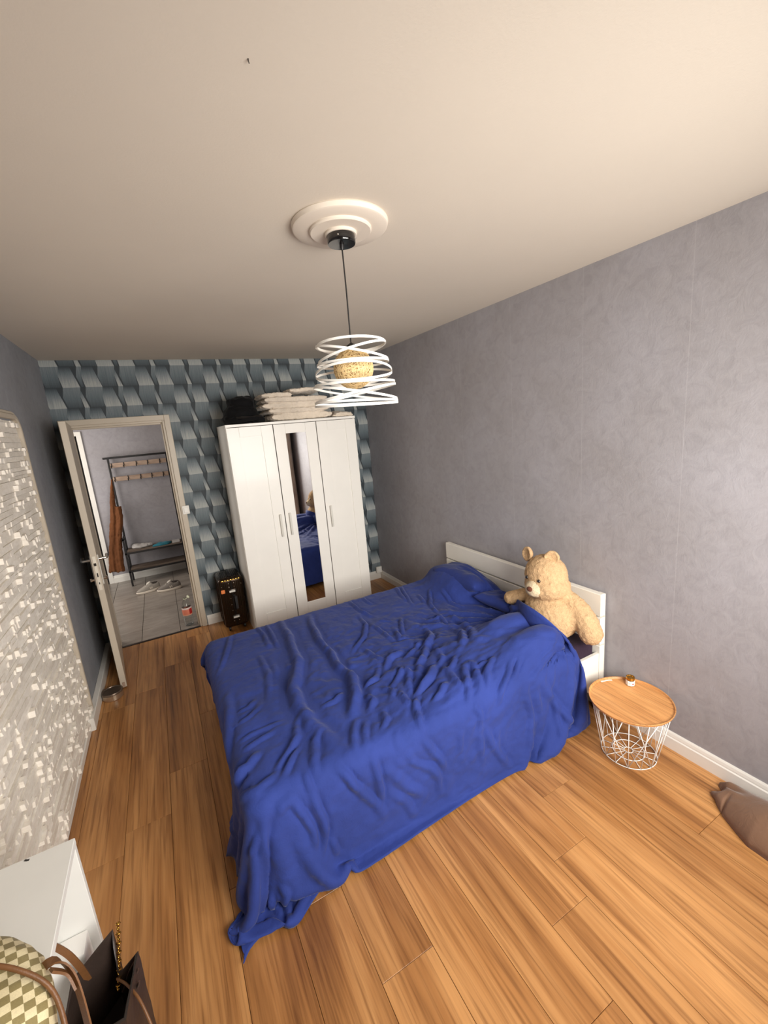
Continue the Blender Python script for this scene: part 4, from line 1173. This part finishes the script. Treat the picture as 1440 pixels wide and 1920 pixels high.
# ------------------------------------------------------------------ white desk with open side, and bags
DXA, DXB, DYA, DYB, DZT = -2.80, -2.512, -3.023, -3.95, .75
t = thing('desk', 'white open-fronted desk unit against the white stone panel', 'desk', (-2.66, -3.5, 0))
b = BM(); box(b, DXA, DXB, DYB, DYA, DZT-.020, DZT, .0015); obj('desktop', b, M['desk'], t)
for y0, y1 in ((DYA-.018, DYA-.0005), (DYB+.0005, DYB+.018)):
    b = BM(); box(b, DXA, DXB-.001, y0, y1, 0, DZT-.020, .001); obj('side_panel', b, M['desk'], t)
b = BM(); box(b, DXA, DXA+.012, DYB+.018, DYA-.018, 0, DZT-.020); obj('back_panel', b, M['desk'], t)
b = BM(); box(b, DXA+.012, DXB-.062, DYB+.018, DYA-.018, .16, .178, .001); obj('shelf', b, M['desk'], t)
for p in ((-2.545, -2.99, 0), (-2.62, -3.10, 0)): pass
for x, y in ((-2.622, -3.0285), (-2.672, -3.095)):
    b = BM(); strap(b, [(x, y, DZT+.0006), (x+.006, y-.004, DZT+.0006), (x+.011, y-.005, DZT+.0006)], .005, .0008, (0, 1, 0)); obj('scuff_mark', b, M['black'], t)
b = BM(); box(b, DXA+.02, -2.534, -3.112, DYA-.020, .180, .465, .004, 2)
tag(obj('white_box', b, M['paper'], None, 40), 'plain white cardboard box on the shelf inside the desk', 'box')

# cream chequered bag slumped on the desk
t = thing('chequered_bag', 'soft cream and olive chequered bag with tan trim slumped on the desk', 'bag', (-2.60, -3.58, DZT))
def blob_uv(bm):
    n0 = Vector((.35, -.55, .76)).normalized(); a0 = Vector((.80, .25, -.19)); a0 = (a0 - n0*a0.dot(n0)).normalized(); b0 = n0.cross(a0)
    uv = bm.loops.layers.uv.new('UVMap')
    for f in bm.faces:
        for l in f.loops:
            p = l.vert.co
            l[uv].uv = (p.dot(a0)*.75, p.dot(b0)*1.0)
b = BM(); ball(b, (-2.615, -3.54, DZT+.105), (.165, .185, .108)); ball(b, (-2.56, -3.55, DZT+.12), (.110, .125, .085)); ball(b, (-2.525, -3.60, DZT+.085), (.085, .12, .085))
b = fuse(b, .009, 3); rough_up(b, .007, 14, 6)
for v in b.verts: v.co.z = max(v.co.z, DZT + .001)
blob_uv(b); obj('body', b, M['checks'], t, 180)
b = BM(); tube(b, curve([(-2.68, -3.47, .90), (-2.60, -3.475, .963), (-2.55, -3.49, .968), (-2.495, -3.51, .948), (-2.445, -3.54, .895), (-2.425, -3.60, .82), (-2.418, -3.66, .73)]), .0042, 8); obj('piping', b, M['leather'], t, 60)
b = BM(); strap(b, curve([(-2.50, -3.475, .86), (-2.462, -3.475, .885), (-2.432, -3.495, .865), (-2.418, -3.53, .79), (-2.416, -3.56, .68), (-2.42, -3.58, .55)]), .016, .003, (.7, -.7, 0)); obj('handle', b, M['leather'], t, 60)
b = BM(); strap(b, curve([(-2.455, -3.50, .895), (-2.438, -3.497, .868), (-2.428, -3.51, .84)]), .014, .004, (.4, -.9, .3)); obj('handle_loop', b, M['leather'], t, 60)
b = BM(); lathe(b, [(.040, 0), (.042, .006), (.034, .010), (.030, .004), (.0, .003)], 0, 0, 28, False)
bmesh.ops.transform(b, matrix=Matrix.Translation((-2.545, -3.585, .949)) @ frame_from((.15, -.35, .9), (1, 0, 0)).to_4x4(), verts=b.verts); mo = obj('mouth_trim', b, M['leather'], t, 50)
b = BM(); ball(b, (-2.545, -3.585, .953), (.031, .031, .004), frame_from((.15, -.35, .9), (1, 0, 0)), 3); obj('mouth_opening', b, M['inner'], mo, 180)  # solid dark disc, the shade of the opening put into its colour

# dark brown tote standing in front of the desk
t = thing('dark_tote', 'dark brown leather tote with a gold chain in front of the desk', 'bag', (-2.48, -3.22, 0))
TZ = .50
def tote_ring(z, k):
    A = Vector((-2.555, -3.165, z)); B = Vector((-2.458, -3.128, z)); Cc = Vector((-2.455, -3.195, z)); D = Vector((-2.400, -3.205, z)); E = Vector((-2.425, -3.33, z)); Fp = Vector((-2.56, -3.33, z))
    return [p + (Vector((-2.48, -3.23, z)) - p)*k for p in (A, B, Cc, D, E, Fp)]
bm = BM(); lay = []
for z, k in ((.003, .12), (.03, .04), (.2, .02), (.36, .0), (.45, -.01)):
    r = tote_ring(z, k); r[2] = r[2] + Vector((.03*(1-z/.5), 0, 0)); lay.append(r)
tp = tote_ring(TZ, -.02); tp[0].z -= .035; tp[1].z += .012; tp[2].z -= .06; tp[3].z -= .012; tp[4].z -= .03; tp[5].z -= .03; lay.append(tp)
inn = [p + (Vector((-2.48, -3.23, p.z)) - p)*.08 + Vector((0, 0, -.004)) for p in tp]
lay.append(inn); lay.append([p + (Vector((-2.48, -3.23, p.z)) - p)*.12 + Vector((0, 0, -.2)) for p in tp])
loft(bm, lay); bmesh.ops.subdivide_edges(bm, edges=bm.edges, cuts=2, use_grid_fill=True); rough_up(bm, .004, 24, 2)
obj('body', bm, M['darkleather'], t, 35)
for k, (dx, w) in enumerate(((.0, .05), (.004, .035), (.008, .02))):
    b = BM(); strap(b, [(-2.402+dx*.2, -3.21-k*.022, .478-k*.012), (-2.428, -3.203-k*.016, .44-k*.03), (-2.452, -3.20-k*.01, .385-k*.04)], .006, .004, (.2, -.9, .2)); obj('side_pleat', b, M['wing'], t, 60)
b = BM()
cp0, cp1 = Vector((-2.452, -3.120, .512)), Vector((-2.462, -3.215, .42))
for k in range(16):
    c = cp0.lerp(cp1, k/15) + Vector((.006, 0, -.012*math.sin(PI*k/15)))
    nrm = Vector((1, 0, .2)) if k % 2 else Vector((.2, .5, 1)); x = nrm.orthogonal().normalized(); y = nrm.normalized().cross(x)
    tube(b, [c + (x*math.cos(2*PI*i/10) + y*math.sin(2*PI*i/10))*.0052 for i in range(10)], .0019, 5, closed=True)
obj('chain', b, M['brass'], t, 180, 'stuff')
b = BM(); strap(b, curve([(-2.525, -3.158, .43), (-2.534, -3.165, .50), (-2.552, -3.16, .55), (-2.585, -3.145, .585), (-2.61, -3.15, .60), (-2.60, -3.19, .60), (-2.575, -3.25, .56), (-2.56, -3.31, .46)]), .014, .004, (1, .2, .2)); obj('handle', b, M['leather'], t, 60)
b = BM(); tube(b, curve([(-2.455, -3.205, .44), (-2.425, -3.25, .455), (-2.395, -3.30, .44), (-2.375, -3.35, .36), (-2.39, -3.37, .22)]), .0032, 6); obj('cord', b, M['leather'], t, 60)

# ------------------------------------------------------------------ hall: coat rack bench and what is on it
t = thing('coat_rack_bench', 'black metal hall bench with coat hooks and wooden shelves in the hall', 'coat rack', (-2.345, 2.05, 0))
KX0, KX1, KF, KB = -2.690, -2.012, 1.91, 2.205
S = .011
def bar(x0, y0, z0, x1, y1, z1, nm='bar'):
    bm = BM(); box(bm, min(x0, x1)-S, max(x0, x1)+S, min(y0, y1)-S, max(y0, y1)+S, min(z0, z1)-S if z0 != z1 and abs(z1-z0) > .3 and False else min(z0, z1), max(z0, z1) if z0 != z1 else z0 + 2*S, .002); return obj(nm, bm, M['black'], t)
for x in (KX0, KX1):
    bar(x, KB, 0, x, KB, 1.66, 'post'); bar(x, KF, 0, x, KF, .645, 'leg')
    bar(x, KF, .62, x, KB, .62, 'arm'); bar(x, KF, .43, x, KB, .43, 'rail'); bar(x, KF, .185, x, KB, .185, 'rail')
for y in (KF, KB):
    bar(KX0, y, .43, KX1, y, .43, 'rail'); bar(KX0, y, .185, KX1, y, .185, 'rail')
b = BM(); box(b, KX0-.055, KX1+.055, KB-S, KB+S, 1.655, 1.68, .002); obj('top_rail', b, M['black'], t)
for k in range(3):
    y0 = KF + .014 + k*.092
    b = BM(); box(b, KX0+.012, KX1-.012, y0, y0+.086, .440, .456, .002); obj('seat_slat', b, M['seatwood'], t)
    b = BM(); box(b, KX0+.012, KX1-.012, y0, y0+.086, .195, .209, .002); obj('shelf_slat', b, M['seatwood'], t)
for z0, hx in ((1.540, (.01, .22, .44, .64, .86)), (1.362, (.02, .25, .47, .67, .88))):
    b = BM(); box(b, KX0+.012, KX1-.012, KB-.02, KB-.006, z0, z0+.058, .002); pl = obj('hook_board', b, M['rackwood'], t)
    for f in hx:
        x = KX0 + .02 + f*(KX1-KX0-.02)
        b = BM(); tube(b, [(x, KB-.022, z0+.062), (x, KB-.026, z0+.02), (x, KB-.05, z0-.004), (x, KB-.066, z0+.014)], .0052, 6); ball(b, (x, KB-.067, z0+.018), .009, sub=2); obj('hook', b, M['black'], pl, 60)
# trousers hanging from the lower hooks, swung out past the bench
secs = [(1.405, -2.677, .012, 0), (1.33, -2.682, .026, 0), (1.2, -2.692, .046, 0), (1.06, -2.704, .058, .012), (.9, -2.722, .070, .02), (.7, -2.768, .070, .02), (.5, -2.806, .072, .02), (.33, -2.832, .080, .02), (.20, -2.845, .086, .02)]
def leg_bm(bm, sx, y, dz, amp):
    R = []
    for z, x, w, g in secs:
        if dz and z > 1.1: continue
        ww = w*.56; cx = x + sx*w*.5 - (0 if sx else 0)
        zz = z - (.012 if dz else 0)
        R.append([(cx + ww*math.cos(2*PI*k/20)*(1 + amp*math.sin(k*1.9 + z*7)), y + (.020 + .012*min(1, (1.4-z)*2))*math.sin(2*PI*k/20)*(1 + .3*math.sin(k*2.3 + z*11)), zz + .01*math.sin(k*.9)*(1 if z < .25 else 0)) for k in range(20)])
    loft(bm, R)
b = BM(); leg_bm(b, -1, 2.075, 0, .10); leg_bm(b, 1, 2.068, 1, .10)
bx = BM()
me_ = bpy.data.meshes.new('tmp'); b.to_mesh(me_); b.free(); bx.from_mesh(me_); bpy.data.meshes.remove(me_)
bx = fuse(bx, .009, 1); rough_up(bx, .006, 18, 8)
t2 = obj('trousers', bx, M['trousers'], None, 180); tag(t2, 'rust brown trousers hanging from the coat rack over the bench end', 'trousers')
# things on the bench seat
b = BM(); pts = [(-.135, -.035), (-.06, .045), (-.075, .085), (.045, .075), (.10, .03), (.06, -.045), (-.04, -.06)]
R = [[(-2.245 + x*k, 2.02 + y*k, .4575 + z) for x, y in pts] for k, z in ((1, 0), (1.02, .006), (.95, .018), (.6, .030), (.25, .026))]
loft(b, R); bmesh.ops.subdivide_edges(b, edges=b.edges, cuts=3, use_grid_fill=True); rough_up(b, .005, 26, 3)
for v in b.verts: v.co.z = max(v.co.z, .4572)
tag(obj('teal_cloth', b, M['teal'], None, 60), 'crumpled teal cloth lying on the hall bench seat', 'cloth')
b = BM(); ball(b, (-2.50, 2.10, .475), (.13, .075, .03)); ball(b, (-2.57, 2.12, .485), (.06, .05, .035)); b = fuse(b, .008, 2); rough_up(b, .010, 24, 5)
for v in b.verts: v.co.z = max(v.co.z, .4572)
tag(obj('plastic_bag', b, M['paleplastic'], None, 60), 'crumpled pale grey bag on the hall bench seat behind the teal cloth', 'bag')
b = BM(); box(b, -2.14, -2.045, 1.98, 2.13, .4575, .472, .003); tag(obj('flat_box', b, M['paleplastic'], None), 'flat pale grey box on the hall bench seat beside the post', 'box')

def sneaker(loc, rz, label, pale):
    t = thing('sneaker', label, 'shoe', loc, 'pair of running shoes on the hall tiles')
    Mx = Matrix.Translation(loc) @ Matrix.Rotation(rz, 4, 'Z')
    def wdt(s): return .030 + .022*math.sin(PI*min(1, s*1.05)**.8)*1.0 if s < .62 else .036 + .010*math.sin(PI*(1-s)/.8)
    n = 26
    def ringz(zf, inset, lift=0):
        out = []
        for k in range(n):
            a = 2*PI*k/n; x = .138*math.cos(a)*(1-inset*.6); s = (x + .138)/.276
            y = math.sin(a)*(.046 - .012*max(0, (x/.138)*-1)*.4 + .004*math.cos(a*2))*(1-inset) + .006*math.cos(PI*s)
            out.append(Mx @ Vector((x, y, zf(s))))
        return out
    # toe at +x
    bm = BM(); loft(bm, [ringz(lambda s: .002 + .016*max(0, s-.75)**1.5*4, .05), ringz(lambda s: .012 + .014*max(0, s-.8)*3, -.05), ringz(lambda s: .026 + .014*max(0, .45-s)*1.2, -.04), ringz(lambda s: .030 + .016*max(0, .45-s)*1.4, .04)])
    obj('sole', bm, M['sole'], t, 60)
    up = lambda s: .112 - .062*max(0, (s-.40)/.60)**.8 - (.020 if .12 < s < .36 else 0)
    bm = BM(); loft(bm, [ringz(lambda s: .028, .03), ringz(lambda s: .028 + (up(s)-.028)*.5, .04), ringz(lambda s: .028 + (up(s)-.028)*.85, .22), ringz(lambda s: up(s), .48), ringz(lambda s: up(s)+.001, .75)])
    bmesh.ops.subdivide_edges(bm, edges=bm.edges, cuts=1, use_grid_fill=True)
    obj('upper', bm, M['shoe_mid'] if pale else M['shoe'], t, 180)
    bm = BM(); ball(bm, Mx @ Vector((-.070, 0, .099)), (.046, .026, .008), Matrix.Rotation(rz, 3, 'Z'), 3); obj('collar', bm, M['shoe_dark'], t, 180)
    bm = BM(); ball(bm, Mx @ Vector((-.010, 0, .110)), (.030, .021, .013), Matrix.Rotation(rz, 3, 'Z') @ Matrix.Rotation(.5, 3, 'Y'), 3); obj('tongue', bm, M['lace'], t, 180)
    for k in range(4):
        x = .012 + .018*k; z = .106 - .012*k
        bm = BM(); tube(bm, [Mx @ Vector((x-.004, -.026, z-.012)), Mx @ Vector((x, 0, z)), Mx @ Vector((x+.004, .026, z-.012))], .0028, 5); obj('lace', bm, M['lace'], t, 60)
    for sd in (-1, 1):
        bm = BM()
        q = [(-.012, .036), (-.012, .062), (.012, .036), (.012, .062)]
        for (xa, za), (xb, zb) in (((-.026, .042), (-.022, .066)), ((-.022, .066), (-.004, .042)), ((-.004, .042), (0, .066))):
            strap(bm, [Mx @ Vector((xa - .01, sd*.0475, za)), Mx @ Vector((xb - .01, sd*(.0475 - .004), zb))], .006, .003, Mx.to_3x3() @ Vector((1, 0, 0)))
        obj('letter_logo', bm, M['sole'], t)
sneaker((-2.50, 1.515, 0), PI + .30, 'cream and grey running shoe on the hall tiles, the one by the bench leg', True)
sneaker((-2.27, 1.395, 0), PI - .02, 'darker grey running shoe on the hall tiles, the one by the door jamb', False)

# bottle
BXc, BYc = -2.125, .125
t = thing('soda_bottle', 'empty clear plastic bottle with peach label on the hall tiles', 'bottle', (BXc, BYc, 0))
b = BM(); outer = [(.0, .006), (.018, .003), (.030, .0), (.040, .006), (.044, .02), (.0445, .07), (.042, .085), (.0445, .10), (.0445, .19), (.040, .215), (.026, .25), (.0135, .272), (.0135, .292)]
inner = [(max(r-.0012, 0), z+.0012 if i < 3 else z) for i, (r, z) in enumerate(outer)]
lathe(b, outer + inner[::-1], BXc, BYc, 32, False); obj('bottle_body', b, M['pet'], t, 40)
b = BM(); lathe(b, [(.0452, .112), (.0455, .113), (.0455, .192), (.0452, .193)], BXc, BYc, 32, False); lb = obj('label', b, M['label'], t, 60)
b = BM(); vs = []
for k in range(5):
    a = -1.15 + .18*k
    vs.append((BXc + .0459*math.cos(a), BYc + .0459*math.sin(a)))
for (xa, ya), (xb, yb) in zip(vs, vs[1:]): b.faces.new([b.verts.new(p) for p in ((xa, ya, .125), (xb, yb, .125), (xb, yb, .180), (xa, ya, .180))])
obj('label_patch', b, M['red'], lb)
b = BM(); lathe(b, [(.0138, .274), (.0175, .276), (.0175, .279), (.0138, .280)], BXc, BYc, 20, False); obj('neck_ring', b, M['green'], t, 40)
b = BM(); lathe(b, [(.0, .0), (.015, .0), (.0155, .004), (.0155, .014), (.014, .016), (.0, .016)], 0, 0, 20, False)
bmesh.ops.transform(b, matrix=Matrix.Translation((BXc+.024, BYc-.004, .288)) @ Matrix.Rotation(1.1, 4, 'Y'), verts=b.verts); obj('cap', b, M['green'], t, 40)
b = BM(); strap(b, [(BXc+.012, BYc, .278), (BXc+.02, BYc-.002, .284), (BXc+.026, BYc-.003, .287)], .006, .002, (0, 1, 0)); obj('cap_tether', b, M['green'], t)

# small nail left in the ceiling
b = BM(); tube(b, [(-1.844, -3.368, H+.003), (-1.844, -3.368, H-.004), (-1.842, -3.366, H-.006)], .0012, 8)
tag(obj('ceiling_nail', b, M['dark_steel'], None, 60), 'tiny dark bent nail sticking out of the bare ceiling', 'nail')
